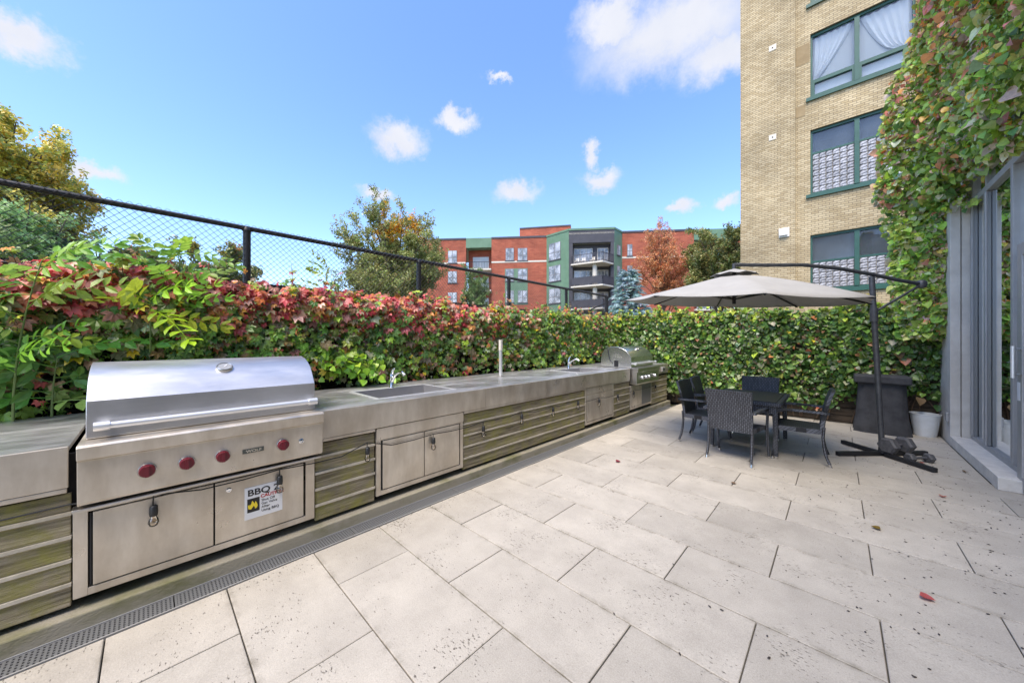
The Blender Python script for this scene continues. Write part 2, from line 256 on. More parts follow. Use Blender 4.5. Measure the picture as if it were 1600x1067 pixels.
class MB:
    def __init__(s, org=(0, 0, 0)): s.v = []; s.f = []; s.o = Vector(org)
    def add(s, vs, fs):
        k = len(s.v); s.v += [tuple(Vector(p)-s.o) for p in vs]; s.f += [tuple(i+k for i in f) for f in fs]; return s
    def box(s, x0, x1, y0, y1, z0, z1):
        return s.add([(x0,y0,z0),(x1,y0,z0),(x1,y1,z0),(x0,y1,z0),(x0,y0,z1),(x1,y0,z1),(x1,y1,z1),(x0,y1,z1)],
                     [(0,3,2,1),(4,5,6,7),(0,1,5,4),(1,2,6,5),(2,3,7,6),(3,0,4,7)])
    def prism(s, pts, axis, a0, a1):
        """closed polygon (2D) swept along an axis: 'x' -> (y,z), 'y' -> (x,z), 'z' -> (x,y)"""
        n = len(pts); mk = {'x': lambda p, a: (a, p[0], p[1]), 'y': lambda p, a: (p[0], a, p[1]), 'z': lambda p, a: (p[0], p[1], a)}[axis]
        vs = [mk(p, a0) for p in pts]+[mk(p, a1) for p in pts]
        return s.add(vs, [tuple(range(n))[::-1], tuple(range(n, 2*n))]+[(i, (i+1) % n, n+(i+1) % n, n+i) for i in range(n)])
    def tube(s, pts, r, n=8, caps=True):
        pts = [Vector(p) for p in pts]; rs = r if isinstance(r, (list, tuple)) else [r]*len(pts); vs = []; fs = []
        up = None
        for i, p in enumerate(pts):
            d = (pts[min(i+1, len(pts)-1)]-pts[max(i-1, 0)]).normalized()
            if up is None: up = Vector((0, 0, 1)) if abs(d.z) < .9 else Vector((1, 0, 0))
            a = d.cross(up).normalized(); b = a.cross(d).normalized(); up = b
            vs += [p+(a*math.cos(2*PI*k/n)+b*math.sin(2*PI*k/n))*rs[i] for k in range(n)]
        for i in range(len(pts)-1):
            for k in range(n): fs.append((i*n+k, i*n+(k+1) % n, (i+1)*n+(k+1) % n, (i+1)*n+k))
        if caps: fs += [tuple(range(n))[::-1], tuple(range((len(pts)-1)*n, len(pts)*n))]
        return s.add(vs, fs)
    def lathe(s, prof, n=20, c=(0, 0, 0), axis='z'):
        """prof: list of (r, h)"""
        c = Vector(c); vs = []; fs = []
        for r, h in prof:
            for k in range(n):
                a = 2*PI*k/n; x, y = r*math.cos(a), r*math.sin(a)
                vs.append(c+Vector({'z': (x, y, h), 'x': (h, x, y), 'y': (x, h, y)}[axis]))
        m = len(prof)
        for i in range(m-1):
            for k in range(n): fs.append((i*n+k, i*n+(k+1) % n, (i+1)*n+(k+1) % n, (i+1)*n+k))
        fs += [tuple(range(n))[::-1], tuple(range((m-1)*n, m*n))]
        return s.add(vs, fs)
    def obox(s, c, ax, ay, az, hx, hy, hz):
        c = Vector(c); ax, ay, az = Vector(ax)*hx, Vector(ay)*hy, Vector(az)*hz
        vs = [c+ax*i+ay*j+az*k for k in (-1, 1) for j in (-1, 1) for i in (-1, 1)]
        return s.add(vs, [(0,2,3,1),(4,5,7,6),(0,1,5,4),(1,3,7,5),(3,2,6,7),(2,0,4,6)])
    def bar(s, p, q, wdt, hgt):
        p, q = Vector(p), Vector(q); d = (q-p); L = d.length; d.normalize(); up = Vector((0, 0, 1)) if abs(d.z) < .95 else Vector((1, 0, 0))
        a = d.cross(up).normalized(); b = a.cross(d).normalized()
        return s.obox((p+q)/2, d, a, b, L/2, wdt/2, hgt/2)
    def mesh(s, name, m, smooth=False):
        me = bpy.data.meshes.new(name); me.from_pydata(s.v, [], s.f); me.validate()
        bm = bmesh.new(); bm.from_mesh(me); bmesh.ops.recalc_face_normals(bm, faces=bm.faces); bm.to_mesh(me); bm.free()
        me.materials.append(M[m])
        if smooth:
            me.polygons.foreach_set('use_smooth', [True]*len(me.polygons))
            try: me.set_sharp_from_angle(angle=rad(50 if smooth is True else smooth))
            except Exception: pass
        return me
    def build(s, name, m, parent=None, smooth=False, bevel=0., loc=None):
        o = bpy.data.objects.new(name, s.mesh(name, m, smooth)); COL.objects.link(o)
        if parent: o.parent = parent
        if loc is not None: o.location = loc
        elif parent is None: o.location = s.o
        if bevel:
            b = o.modifiers.new('bevel', 'BEVEL'); b.width = bevel; b.segments = 2; b.limit_method = 'ANGLE'; b.angle_limit = rad(40)
        return o
def place(name, me, parent, loc=(0, 0, 0), rot=None, scale=None):
    o = bpy.data.objects.new(name, me); COL.objects.link(o); o.parent = parent; o.location = loc
    if rot is not None: o.rotation_euler = rot
    if scale is not None: o.scale = scale if hasattr(scale, '__len__') else (scale,)*3
    return o
def tag(o, label=None, cat=None, group=None, kind=None):
    if label: o['label'] = label
    if cat: o['category'] = cat
    if group: o['group'] = group
    if kind: o['kind'] = kind
    return o
def thing(name, label, cat, loc=(0, 0, 0), rz=0., group=None):
    o = bpy.data.objects.new(name, None); COL.objects.link(o); o.location = loc; o.rotation_euler = (0, 0, rz); o.empty_display_size = .2
    return tag(o, label, cat, group)
def text_mesh(body, size, m, bold=0.):
    c = bpy.data.curves.new('lettering', 'FONT'); c.body = body; c.size = size; c.extrude = .0006; c.offset = bold
    o = bpy.data.objects.new('lettering', c); COL.objects.link(o)
    dg = bpy.context.evaluated_depsgraph_get(); me = bpy.data.meshes.new_from_object(o.evaluated_get(dg))
    bpy.data.objects.remove(o); me.materials.clear(); me.materials.append(M[m]); return me

# ---- leaves in bulk
def T(vs, fs): return np.array(vs, float), fs
T_IVY = T([(0,0,0),(-.38,.02,.13),(-.50,.36,.13),(-.33,.68,.02),(.03,1,-.22),(.36,.66,.0),(.54,.34,.10),(.42,.04,.08),(0,.42,-.03)],
          [(8,0,1),(8,1,2),(8,2,3),(8,3,4),(8,4,5),(8,5,6),(8,6,7),(8,7,0)])
def palm():
    vs = []; fs = []
    for a, L in ((-86,.66),(-42,.9),(0,1.),(42,.9),(86,.66)):
        c, s_ = math.cos(rad(a)), math.sin(rad(a)); k = len(vs)
        for x, y, z in ((0,.06,0),(-.25,.58,.08),(0,1,-.2),(.25,.58,.08),(0,.55,-.02)):
            x, y = x*L, y*L; vs.append((x*c+y*s_, -x*s_+y*c, z*L))
        fs += [(k,k+4,k+1),(k+1,k+4,k+2),(k+2,k+4,k+3),(k+3,k+4,k)]
    return T(vs, fs)
T_PALM = palm()
T_OVAL = T([(0,0,0),(-.30,.35,.06),(-.24,.72,.03),(0,1,-.1),(.24,.72,.03),(.30,.35,.06),(0,.5,-.03)], [(6,0,1),(6,1,2),(6,2,3),(6,3,4),(6,4,5),(6,5,0)])
def clump(n, sp, seed):
    r = random.Random(seed); vs = []; fs = []
    for i in range(n):
        e = Euler((r.uniform(-1.3, 1.3), r.uniform(-1.3, 1.3), r.uniform(0, 2*PI))).to_matrix(); o = Vector((r.uniform(-sp, sp), r.uniform(-sp, sp), r.uniform(-sp, sp))); k = len(vs)
        for p in ((0,0,0),(-.28,.45,.06),(0,1,-.1),(.28,.45,.06)): vs.append(tuple(e @ Vector(p)+o))
        fs += [(k,k+1,k+2),(k,k+2,k+3)]
    return T(vs, fs)
T_CLUMP = clump(5, .7, 3)
def needle():
    vs = []; fs = []; r = random.Random(5)
    for i in range(9):
        a = r.uniform(0, 2*PI); t = r.uniform(0, .8); d = Vector((math.cos(a)*.55, .55, math.sin(a)*.45)); b = Vector((0, t, 0)); sd = Vector((-math.sin(a), 0, math.cos(a)))*.07; k = len(vs)
        vs += [tuple(b-sd), tuple(b+sd), tuple(b+d*.8)]; fs.append((k, k+1, k+2))
    return T(vs, fs)
T_NEEDLE = needle()
def leaves(name, P, Nn, tip, S, C, tpl, parent=None, jitter=.6, m='leaf', kind='stuff', org=(0, 0, 0)):
    tv, tf = tpl; n = len(P); P = np.asarray(P, float)-np.array(org, float)
    Nn = np.asarray(Nn, float)+RNG.normal(0, jitter, (n, 3)); Nn /= np.linalg.norm(Nn, axis=1)[:, None]+1e-9
    tp = np.asarray(tip, float)+RNG.normal(0, jitter*.8, (n, 3)); tp -= Nn*(tp*Nn).sum(1)[:, None]; tp /= np.linalg.norm(tp, axis=1)[:, None]+1e-9
    sd = np.cross(tp, Nn); S = np.asarray(S, float)[:, None, None]
    V = P[:, None, :]+S*(tv[None, :, 0:1]*sd[:, None, :]+tv[None, :, 1:2]*tp[:, None, :]+tv[None, :, 2:3]*Nn[:, None, :])
    k = len(tv); nf = len(tf); F = np.array(tf)[None]+(np.arange(n)*k)[:, None, None]
    me = bpy.data.meshes.new(name); me.vertices.add(n*k); me.vertices.foreach_set('co', V.reshape(-1)); L = nf*3
    me.loops.add(n*L); me.loops.foreach_set('vertex_index', F.reshape(-1).astype(np.int32)); me.polygons.add(n*nf)
    me.polygons.foreach_set('loop_start', np.arange(0, n*L, 3, dtype=np.int32)); me.update(calc_edges=True)
    at = me.color_attributes.new('Col', 'FLOAT_COLOR', 'POINT'); cc = np.ones((n, k, 4)); cc[:, :, :3] = np.asarray(C)[:, None, :]; at.data.foreach_set('color', cc.reshape(-1))
    me.materials.append(M[m]); o = bpy.data.objects.new(name, me); COL.objects.link(o)
    if parent: o.parent = parent
    if kind: o['kind'] = kind
    return o
def pick(pal, n, wts=None):
    pal = np.array(pal, float); i = RNG.choice(len(pal), n, p=None if wts is None else np.array(wts)/sum(wts)); c = pal[i]*RNG.uniform(.7, 1.3, (n, 1)); return np.clip(c*(1+RNG.normal(0, .07, (n, 3))), .002, .95)
GREEN = [(.10,.19,.04),(.14,.25,.05),(.07,.14,.04),(.19,.30,.06)]
LIME = [(.32,.42,.05),(.40,.50,.06),(.26,.38,.05)]
RED = [(.42,.06,.07),(.54,.12,.11),(.33,.05,.06),(.58,.22,.17),(.52,.18,.15),(.58,.30,.25)]
ORANGE = [(.55,.24,.06),(.48,.18,.08),(.56,.34,.07)]
BRONZE = [(.22,.11,.06),(.25,.16,.08),(.30,.20,.13),(.17,.12,.06)]
PALE = [(.30,.34,.20),(.36,.36,.23)]
YELLOW = [(.52,.40,.04),(.45,.36,.05),(.58,.42,.03)]

# ================================================================== THE SETTING
g = MB(); g.add([(-400,-400,-.06),(400,-400,-.06),(400,400,-.06),(-400,400,-.06)], [(0,1,2,3)]); tag(g.build('ground', 'ground'), kind='structure')
# ---- patio of running-bond slabs
patio = tag(MB().box(-2.685, 1.375, -2.6, 8.66, -.055, -.016).build('patio', 'joint'), kind='structure')
SW, SL, Y0, X0 = .4755, .957, .800, -2.226
slabs = {}
def slab_mesh(L, W):
    k = (round(L, 3), round(W, 3))
    if k not in slabs:
        hx, hy, c = L/2-.003, W/2-.003, .003
        b = MB(); vs = [(x*hx, y*hy, -.035) for x, y in ((-1,-1),(1,-1),(1,1),(-1,1))]+[(x*hx, y*hy, -c) for x, y in ((-1,-1),(1,-1),(1,1),(-1,1))]+[(x*(hx-c), y*(hy-c), 0) for x, y in ((-1,-1),(1,-1),(1,1),(-1,1))]
        b.add(vs, [(0,3,2,1)]+[(i, (i+1) % 4, 4+(i+1) % 4, 4+i) for i in range(4)]+[(4+i, 4+(i+1) % 4, 8+(i+1) % 4, 8+i) for i in range(4)]+[(8,9,10,11)])
        slabs[k] = b.mesh('paving_slab', 'paving')
    return slabs[k]
for r in range(-7, 17):
    ya, yb = Y0+r*SW, Y0+(r+1)*SW; yb = min(yb, 8.655)
    if yb-ya < .08: continue
    xr = 1.166 if ya > 5.6 else 1.372
    x = X0+(SL/2 if r % 2 else 0)-2*SL
    while x < xr:
        a, b = max(x, -2.68), min(x+SL, xr)
        if xr-b < .09: b = xr                                 # no slivers against the step
        if b-a > .09:
            place('paving_slab', slab_mesh(b-a, yb-ya), patio, ((a+b)/2, (ya+yb)/2, random.uniform(-.0015, .0015)), (random.uniform(-.002, .002), random.uniform(-.0015, .0015), 0))
        x += SL
# ---- kerb under the counter, drain in front of it
kerb = MB().box(-4.35, -2.845, -2.6, 8.42, -.05, .082).build('concrete_kerb', 'mossy_concrete', bevel=.008); tag(kerb, kind='structure')
dr = thing('drain_channel', 'narrow perforated metal drain running along the counter kerb', 'drain', (-2.765, 2.9, 0))
MB(dr.location).box(-2.843, -2.687, -2.6, 8.4, -.056, -.045).build('channel_floor', 'dark_gap', dr)
b = MB(dr.location); b.box(-2.697, -2.687, -2.6, 8.4, -.044, .003); b.box(-2.843, -2.835, -2.6, 8.4, -.044, .001); b.build('edge_rail', 'alu', dr)
gb = MB()
for k in range(56): gb.box(-.067, .067, -.485+k*.0174, -.485+k*.0174+.0098, -.012, -.002)
for k in range(7): gb.box(-.067+k*.0207, -.067+k*.0207+.0095, -.492, .492, -.013, -.0026)
gb.box(-.067, .067, -.497, -.487, -.014, -.001); gb.box(-.067, .067, .489, .497, -.014, -.001)
gm = gb.mesh('grate', 'alu_dark')
for k in range(11): place('grate', gm, dr, (-.0, -2.1-2.9+k*1.0+0.1-.4, 0))
# ---- concrete step beside the glass wall
st = MB((1.27, 6.9, 0)); st.prism([(1.168, 0), (1.365, 0), (1.365, .122), (1.168, .132)], 'y', 5.84, 7.895); tag(st.build('concrete_step', 'kerb_stone', bevel=.006), kind='structure')

# ================================================================== OUTDOOR KITCHEN COUNTER
kc = thing('kitchen_counter', 'long stainless steel counter with mossy plank panels along the hedge', 'counter', (-3.5, 3, 0)); O = kc.location
XF = -2.88
def cb(): return MB(O)
cb().box(-2.965, -2.945, -2.6, 8.38, .125, .90).build('carcass', 'dark_gap', kc)
b = cb(); b.box(-4.12, -2.97, -2.6, 8.38, .1251, .14); b.box(-4.14, -4.121, -2.6, 8.38, .084, .925); b.build('carcass_back', 'dark_gap', kc)
SINKS = [(1.47, 2.33), (4.98, 5.85)]; SX0, SX1 = -3.70, -3.10
def top(y0, y1, hole=None, x1=XF-.0205):
    b = cb(); z0, z1 = .926, .949
    if hole is None: b.box(-4.14, x1, y0, y1, z0, z1)
    else:
        a, c = hole; b.box(-4.14, x1, y0, a, z0, z1); b.box(-4.14, x1, c, y1, z0, z1); b.box(-4.14, SX0, a, c, z0, z1); b.box(SX1, x1, a, c, z0, z1)
    b.build('countertop', 'steel_top', kc)
top(-2.6, -.285); top(.918, 2.612, SINKS[0]); top(2.615, 6.34, SINKS[1]); top(7.53, 8.36)
cb().box(-4.14, -3.62, -.284, .917, .926, .948).build('countertop', 'steel_top', kc)
cb().box(-4.14, -3.62, 6.341, 7.529, .926, .948).build('countertop', 'steel_top', kc)
for y0, y1 in ((-2.6, -.285), (.918, 2.612), (2.615, 6.34), (7.53, 8.36)):
    cb().box(XF-.02, XF, y0, y1, .738, .951).build('fascia', 'steel_front', kc, bevel=.004)
for y0, y1 in ((-2.6, -.29), (.925, 1.34), (2.31, 4.745), (5.70, 6.33)):
    cb().box(XF-.024, XF-.004, y0, y1, .712, .7365).build('fascia_flange', 'steel_front', kc, bevel=.003)
# plank panels with pale strips between the planks
def planks(y0, y1):
    zs = [.112, .229, .352, .475, .598, .710]
    L = y1-y0
    for i in range(5):
        za, zb = zs[i]+(.009 if i else 0), zs[i+1]-.010
        cb().box(XF-.055, XF-.024-random.uniform(0, .004), y0+.004, y1-.004, za, zb).build('plank', 'plank', kc, bevel=.004)
    for z in zs[1:5]:
        cb().box(XF-.06, XF-.014, y0+.002, y1-.002, z-.009, z+.008).build('metal_strip', 'strip', kc)
planks(-2.6, -.275); planks(.872, 1.345); planks(2.305, 4.748); planks(5.70, 6.36); planks(7.42, 8.36)
# cabinets
def cabinet(y0, y1, z0, z1, splits, rail, locks=(), dark=None):
    b = cb(); fx0, fx1 = XF-.05, XF-.012
    b.box(fx0, fx1, y0, splits[0], z0, z1); b.box(fx0, fx1, splits[-1], y1, z0, z1); b.box(fx0, fx1, splits[0], splits[-1], z0, z0+.04); b.box(fx0, fx1, splits[0], splits[-1], rail, z1)
    fr = b.build('cabinet', 'steel_front', kc, bevel=.002)
    for i in range(len(splits)-1):
        d = cb().box(XF-.045, XF-.009, splits[i]+.005+(.012 if i == 0 else 0), splits[i+1]-.003-(.012 if i == len(splits)-2 else 0), z0+.046, rail-.006).build('door', 'alu_dark' if dark == i else 'steel_front', fr, bevel=.003)
        if i == 0:
            cb().tube([(XF-.018, splits[0]+.009, z0+.05), (XF-.018, splits[0]+.009, rail-.01)], .005, 6).build('hinge', 'black_metal', fr)
    for y, z in locks:
        cb().lathe([(.014, 0), (.014, .006), (.009, .007), (.009, .003), (.001, .003)], 16, (XF-.010, y, z), 'x').build('lock', 'chrome', fr, smooth=True)
    return fr
cabinet(-.272, .868, .145, .607, (-.222, .287, .808), .588, ((.36, .52),))
cabinet(1.352, 2.30, .145, .732, (1.392, 1.826, 2.262), .622)
b = cb(); b.box(XF-.012, XF-.006, 1.352, 2.30, .636, .731); b.build('cabinet_rail', 'steel_front', kc)
cabinet(4.752, 5.695, .145, .732, (4.79, 5.225, 5.66), .622)
cabinet(6.375, 7.41, .150, .612, (6.40, 6.90, 7.38), .59, (), 1)
b = cb(); b.prism([(-2.90, .607), (-2.845, .607), (-2.845, .622), (-2.90, .63)], 'y', -.272, .90); b.build('drip_tray', 'steel', kc, bevel=.003)
# sinks
for a, c in SINKS:
    b = cb(); zt = .955
    b.box(SX0-.025, SX1+.025, a-.025, a+.012, .9495, zt); b.box(SX0-.025, SX1+.025, c-.012, c+.025, .9495, zt); b.box(SX0-.075, SX0+.012, a+.012, c-.012, .9495, zt); b.box(SX1-.012, SX1+.025, a+.012, c-.012, .9495, zt)
    sk = b.build('sink', 'rim_steel', kc, bevel=.002)
    b = cb(); d = .74
    b.box(SX0+.003, SX0+.011, a+.003, c-.003, d, .949); b.box(SX1-.011, SX1-.003, a+.003, c-.003, d, .949); b.box(SX0+.011, SX1-.011, a+.003, a+.011, d, .949); b.box(SX0+.011, SX1-.011, c-.011, c-.003, d, .949); b.box(SX0+.011, SX1-.011, a+.011, c-.011, d, d+.008)
    b.build('basin', 'basin_steel', sk)
# faucets
def faucet(y, label):
    t = thing('faucet', label, 'faucet', (-3.72, y, .955), 0, 'faucets behind the sinks')
    MB().lathe([(.030, 0), (.030, .008), (.024, .014), (.022, .09), (.024, .10), (.022, .15), (.012, .165)], 16).build('body', 'chrome', t, True)
    MB().tube([(.01, .0, .07), (.06, .012, .145), (.12, .03, .18), (.17, .04, .178), (.20, .045, .155)], [.017, .016, .016, .018, .019], 10).build('spout', 'chrome', t, True)
    MB().tube([(0, 0, .155), (.012, .006, .20), (.035, .02, .225)], [.02, .014, .009], 8).build('lever', 'chrome', t, True)
    return t
faucet(1.92, 'chrome faucet behind the sink nearest the big grill'); faucet(5.50, 'chrome faucet behind the farther sink near the small grill')
# power post on the counter
pp = thing('power_post', 'slim metal power post standing on the counter between the sinks', 'post', (-3.70, 3.66, .949))
MB().box(-.018, .018, -.018, .018, .0, .39).build('post_body', 'rim_steel', pp, bevel=.003)
MB().box(-.021, .021, -.021, .021, .391, .55).build('post_head', 'cream', pp, bevel=.004)
MB().box(-.045, .045, -.045, .045, 0.0005, .006).build('base_plate', 'steel', pp)

# ================================================================== GRILLS
def grill(y0, y1, label, dx, knobs, knobmat, big):
    yc = (y0+y1)/2; t = thing('built_in_grill', label, 'grill', (-3.2+dx, yc, .62)); o = Vector((-3.2, yc, .62)); mb = lambda: MB(o)
    b = mb(); b.prism([(-3.60, .64), (-2.845, .64), (-2.838, .655), (-2.832, .872), (-2.812, .882), (-2.806, .945), (-2.816, .957), (-3.60, .957)], 'y', y0, y1)
    body = b.build('control_panel', 'steel_front' if big else 'steel', t, bevel=.003)
    h0, h1 = y0+.020, y1-.020
    arc = [(-2.950, .962), (-2.955, 1.165), (-3.0, 1.222), (-3.05, 1.281), (-3.12, 1.322), (-3.20, 1.350), (-3.29, 1.364), (-3.38, 1.360), (-3.46, 1.335), (-3.53, 1.285), (-3.58, 1.21), (-3.60, 1.12), (-3.60, .962)]
    hood = mb().prism(arc, 'y', h0, h1).build('hood', 'hood_polished' if not big else 'hood_steel', t, 24, bevel=.003)
    hb = mb(); hy0, hy1 = (h0+.035, h1-.01); hx, hz = -2.885, 1.035
    hb.tube([(hx, hy0, hz), (hx, hy1, hz)], .0185, 14)
    hd = hb.build('handle', 'rim_steel', hood, True)
    for yy in (hy0, hy1-.05):
        e = mb(); e.tube([(hx, yy-.004, hz), (hx, yy+.054, hz)], .0245, 14); e.box(-2.952, hx, yy+.012, yy+.038, hz-.012, hz+.012); e.build('handle_bracket', 'rim_steel', hood, True)
    # thermometer sits on the sloping front of the hood
    ty = y0+(y1-y0)*.53; nrm = Vector((.52, 0, .854)); c = Vector((-3.085, ty, 1.306)); th = MB(o)
    q = nrm.to_track_quat('Z', 'Y').to_matrix()
    def disc(prof, n=24):
        l = MB(); l.lathe(prof, n); return [q @ Vector(v)+c for v in l.v], l.f
    vs, fs = disc([(.046, -.01), (.046, .010), (.040, .016), (.037, .012), (.0001, .012)]); a = MB(o).add(vs, fs).build('thermometer', 'steel', hood, True)
    if big:
        vs, fs = disc([(.035, .0125), (.035, .0135), (.0001, .0135)]); MB(o).add(vs, fs).build('dial', 'dial', hood)
        e1 = q @ Vector((.6, .8, 0)); MB(o).bar(c+nrm*.0145-e1*.006, c+nrm*.0145+e1*.026, .005, .0015).build('needle', 'white_paint', hood)
    for y in knobs:
        k = mb(); z = .765; xk = -2.834
        k.lathe([(.040, 0), (.040, .006), (.036, .012)], 24, (xk, y, z), 'x'); kn = k.build('knob_bezel', 'steel_polished', t, True)
        k = mb(); k.lathe([(.034, .011), (.034, .030), (.030, .036), (.0001, .037)], 24, (xk, y, z), 'x'); k.box(xk+.030, xk+.046, y-.008, y+.008, z-.030, z+.030); k.build('knob', knobmat, kn, True)
    if big:
        y = at_x(471, 692, -2.83).y; mb().lathe([(.017, 0), (.017, .007), (.012, .009), (.012, .004), (.001, .006)], 18, (-2.836, y, .765), 'x').build('igniter', 'chrome', t, True)
        y = at_x(396, 708, -2.83).y; mb().box(-2.836, -2.829, y-.058, y+.058, .750, .778).build('badge', 'badge', t, bevel=.001)
        tm = text_mesh('WOLF', .024, 'strip', .0004); place('lettering', tm, t, Vector((-2.8285, y-.040, .7555))-o, (PI/2, 0, PI/2), (1.25, 1, 1))
    return t
kn = [at_x(u, v, -2.83).y for u, v in ((230, 738), (292, 726), (348, 715), (442, 698))]
grill(-.254, .908, 'large stainless grill with four red knobs and round hood thermometer', 0., kn, 'knob_red', True)
g2 = grill(6.39, 7.50, 'smaller polished steel grill at the far end of the counter', .06, [6.62, 6.80, 6.94, 7.25], 'chrome', False)
b = MB((-3.2, 6.945, .62)); b.box(-3.30, -3.22, 6.398, 6.409, .97, 1.09); b.tube([(-3.44, 6.404, 1.30), (-3.40, 6.404, 1.10), (-3.34, 6.404, 1.03)], .008, 6); b.build('rotisserie_bracket', 'black_metal', g2)

# caution sign on the cabinet door below the big grill
sg = thing('caution_sign', 'white BBQ 2 caution notice on the cabinet door under the red knob grill', 'sign', (XF-.005, .55, .395))
MB().box(-.004, .0, -.108, .108, -.107, .107).build('plate', 'white_print', sg)
ROT = (PI/2, 0, PI/2)
place('lettering', text_mesh('BBQ 2', .058, 'black_print', .0012), sg, (.0008, -.094, .050), ROT, (1.15, 1, 1))
place('lettering', text_mesh('CAUTION', .030, 'red_print', .0009), sg, (.0008, -.020, .020), ROT)
for i, s_ in enumerate(('Shut Off', 'Gas Valve', 'After', 'Using BBQ')):
    place('lettering', text_mesh(s_, .023, 'black_print'), sg, (.0008, -.016, -.006-i*.0235), ROT)
MB().box(0, .0008, -.094, -.026, -.062, .030).build('flame_square', 'black_print', sg)
fl = [(-.02,-.052),(-.036,-.045),(-.040,-.02),(-.030,-.008),(-.030,-.024),(-.018,-.006),(-.012,.018),(-.002,.002),(.003,-.012),(.010,.010),(.018,-.008),(.024,-.03),(.018,-.048),(.006,-.054),(.004,-.036),(-.004,-.028),(-.010,-.04)]
MB().prism([(y*.85-.057, z*.8) for y, z in fl], 'x', .0009, .0018).build('flame', 'yellow_print', sg)
# string of bulbs hanging along the counter front
sl = thing('string_lights', 'black cord of clear hanging bulbs strung along the counter front', 'string lights', (-2.86, 3, .7))
bulbs = [(240, 800, .10), (437, 752, .085), (574, 706, .08), (677, 690, .075), (755, 671, .09), (815, 652, .075), (864, 641, .05), (903, 631, .05), (936, 627, .06), (965, 620, .05), (990, 615, .06), (1024, 605, .05)]
cord = []; xs = XF+.012
for i, (u, v, drop) in enumerate(bulbs):
    p = at_x(u, v, xs); top_ = p.z+drop+.0
    sc = MB(sl.location); sc.tube([(xs, p.y, top_), (xs+.002, p.y-.003, p.z+.035)], .0035, 6); sc.lathe([(.011, .042), (.017, .036), (.019, .0), (.017, -.018), (.013, -.02)], 12, (xs+.004, p.y, p.z)); so = sc.build('socket', 'black_plastic', sl, True)
    MB(sl.location).lathe([(.012, -.020), (.021, -.040), (.024, -.055), (.018, -.074), (.003, -.082)], 14, (xs+.004, p.y, p.z)).build('bulb', 'bulb_glass', so, True)
    if cord: q = cord[-1]; cord += [Vector((xs, q.y*.67+p.y*.33, min(q.z, top_)-.012)), Vector((xs, q.y*.33+p.y*.67, min(q.z, top_)-.012))]
    else: cord += [Vector((xs, -2.5, .66)), Vector((xs, -.9, .635)), Vector((xs, -.28, .655))]
    cord.append(Vector((xs, p.y, top_)))
MB(sl.location).tube(cord, .0042, 6).build('cable', 'black_plastic', sl)
ob = thing('outlet_box', 'small grey outlet box on the fascia beside the far grill', 'outlet box', (-2.872, 8.0, .835))
MB().box(-.0065, .03, -.085, .085, -.05, .05).build('housing', 'alu', ob, bevel=.006); MB().box(.0305, .034, -.05, .05, -.018, .018).build('socket_slot', 'black_plastic', ob)

# ================================================================== FENCE, HEDGES, VINES
FX = -4.45
fy = [-1.20, .70, 2.72, 4.62, 6.49, 8.36]
FZ = 2.655
fe = thing('chain_link_fence', 'black chain link fence with top rail rising above the red vines', 'fence', (FX, 3, 0)); fo = fe.location
for y in fy:
    b = MB(fo); r = .034 if y != 8.36 else .045
    b.tube([(FX, y, -.05), (FX, y, FZ-.02)], r, 10); b.lathe([(r+.006, FZ-.03), (r+.006, FZ-.01), (r*.6, FZ+.02), (.002, FZ+.026)], 10, (FX, y, 0)); b.build('post', 'fence_black', fe, True)
MB(fo).tube([(FX, -2.9, FZ), (FX, 8.36, FZ)], .024, 10).build('top_rail', 'fence_black', fe, True)
MB(fo).tube([(FX-.01, -2.9, 2.07), (FX-.01, 8.36, 2.07)], .014, 6).build('lower_rail', 'fence_black', fe)
b = MB(fo); z0, z1 = 2.0, FZ+.035; hgt = z1-z0; s = .058; y = -2.9-hgt
while y < 8.36:
    for sg_ in (1, -1):
        ya, yb = (y, y+hgt) if sg_ > 0 else (y+hgt, y); za, zb = z0, z1
        def clipy(yy): return za+(yy-ya)/(yb-ya)*(zb-za)
        a_, b_ = [ya, za], [yb, zb]
        for e in (a_, b_):
            if e[0] < -2.9: e[1] = clipy(-2.9); e[0] = -2.9
            if e[0] > 8.36: e[1] = clipy(8.36); e[0] = 8.36
        if abs(a_[0]-b_[0]) > .02: b.tube([(FX+.027+.002*sg_, a_[0], a_[1]), (FX+.027+.002*sg_, b_[0], b_[1])], .0021, 3, False)
    y += s
tag(b.build('wire_mesh', 'fence_black', fe), kind='stuff')
MB(fo).box(FX-.012, FX-.004, -2.9, 8.36, 0, 2.10).build('screen', 'screen_black', fe)
for k in range(6): MB(fo).box(FX+.05, FX+.068, -2.9, 8.36, .93+k*.085, .948+k*.085).build('slat', 'fence_black', fe)
# short return of lower mesh fence beyond the corner post
f2 = thing('return_fence', 'short lower mesh fence panel behind the fence corner post', 'fence', (FX-.9, 8.9, 0)); o2 = f2.location
pA, pB = Vector((FX, 8.45, 0)), Vector((FX-2.1, 10.2, 0))
for k in (.5, 1): p = pA.lerp(pB, k); MB(o2).tube([p, p+Vector((0, 0, 2.35))], .035, 8).build('post', 'fence_black', f2, True)
MB(o2).tube([pA+Vector((0, 0, 2.52)), pB+Vector((0, 0, 2.33))], .02, 8).build('top_rail', 'fence_black', f2, True)
b = MB(o2); L = (pB-pA).length; d = (pB-pA)/L; k = -1.4
while k < L:
    for s_ in (0, 1):
        e = [max(k, 0), min(k+1.4, L)]
        if e[1]-e[0] > .05:
            zz = [(x-k)/1.4 for x in e]; zz = [1-q if s_ else q for q in zz]
            b.tube([pA+d*e[0]+Vector((0, 0, 1.05+1.35*zz[0])), pA+d*e[1]+Vector((0, 0, 1.05+1.35*zz[1]))], .0022, 3, False)
    k += .07
tag(b.build('wire_mesh', 'fence_black', f2), kind='stuff')

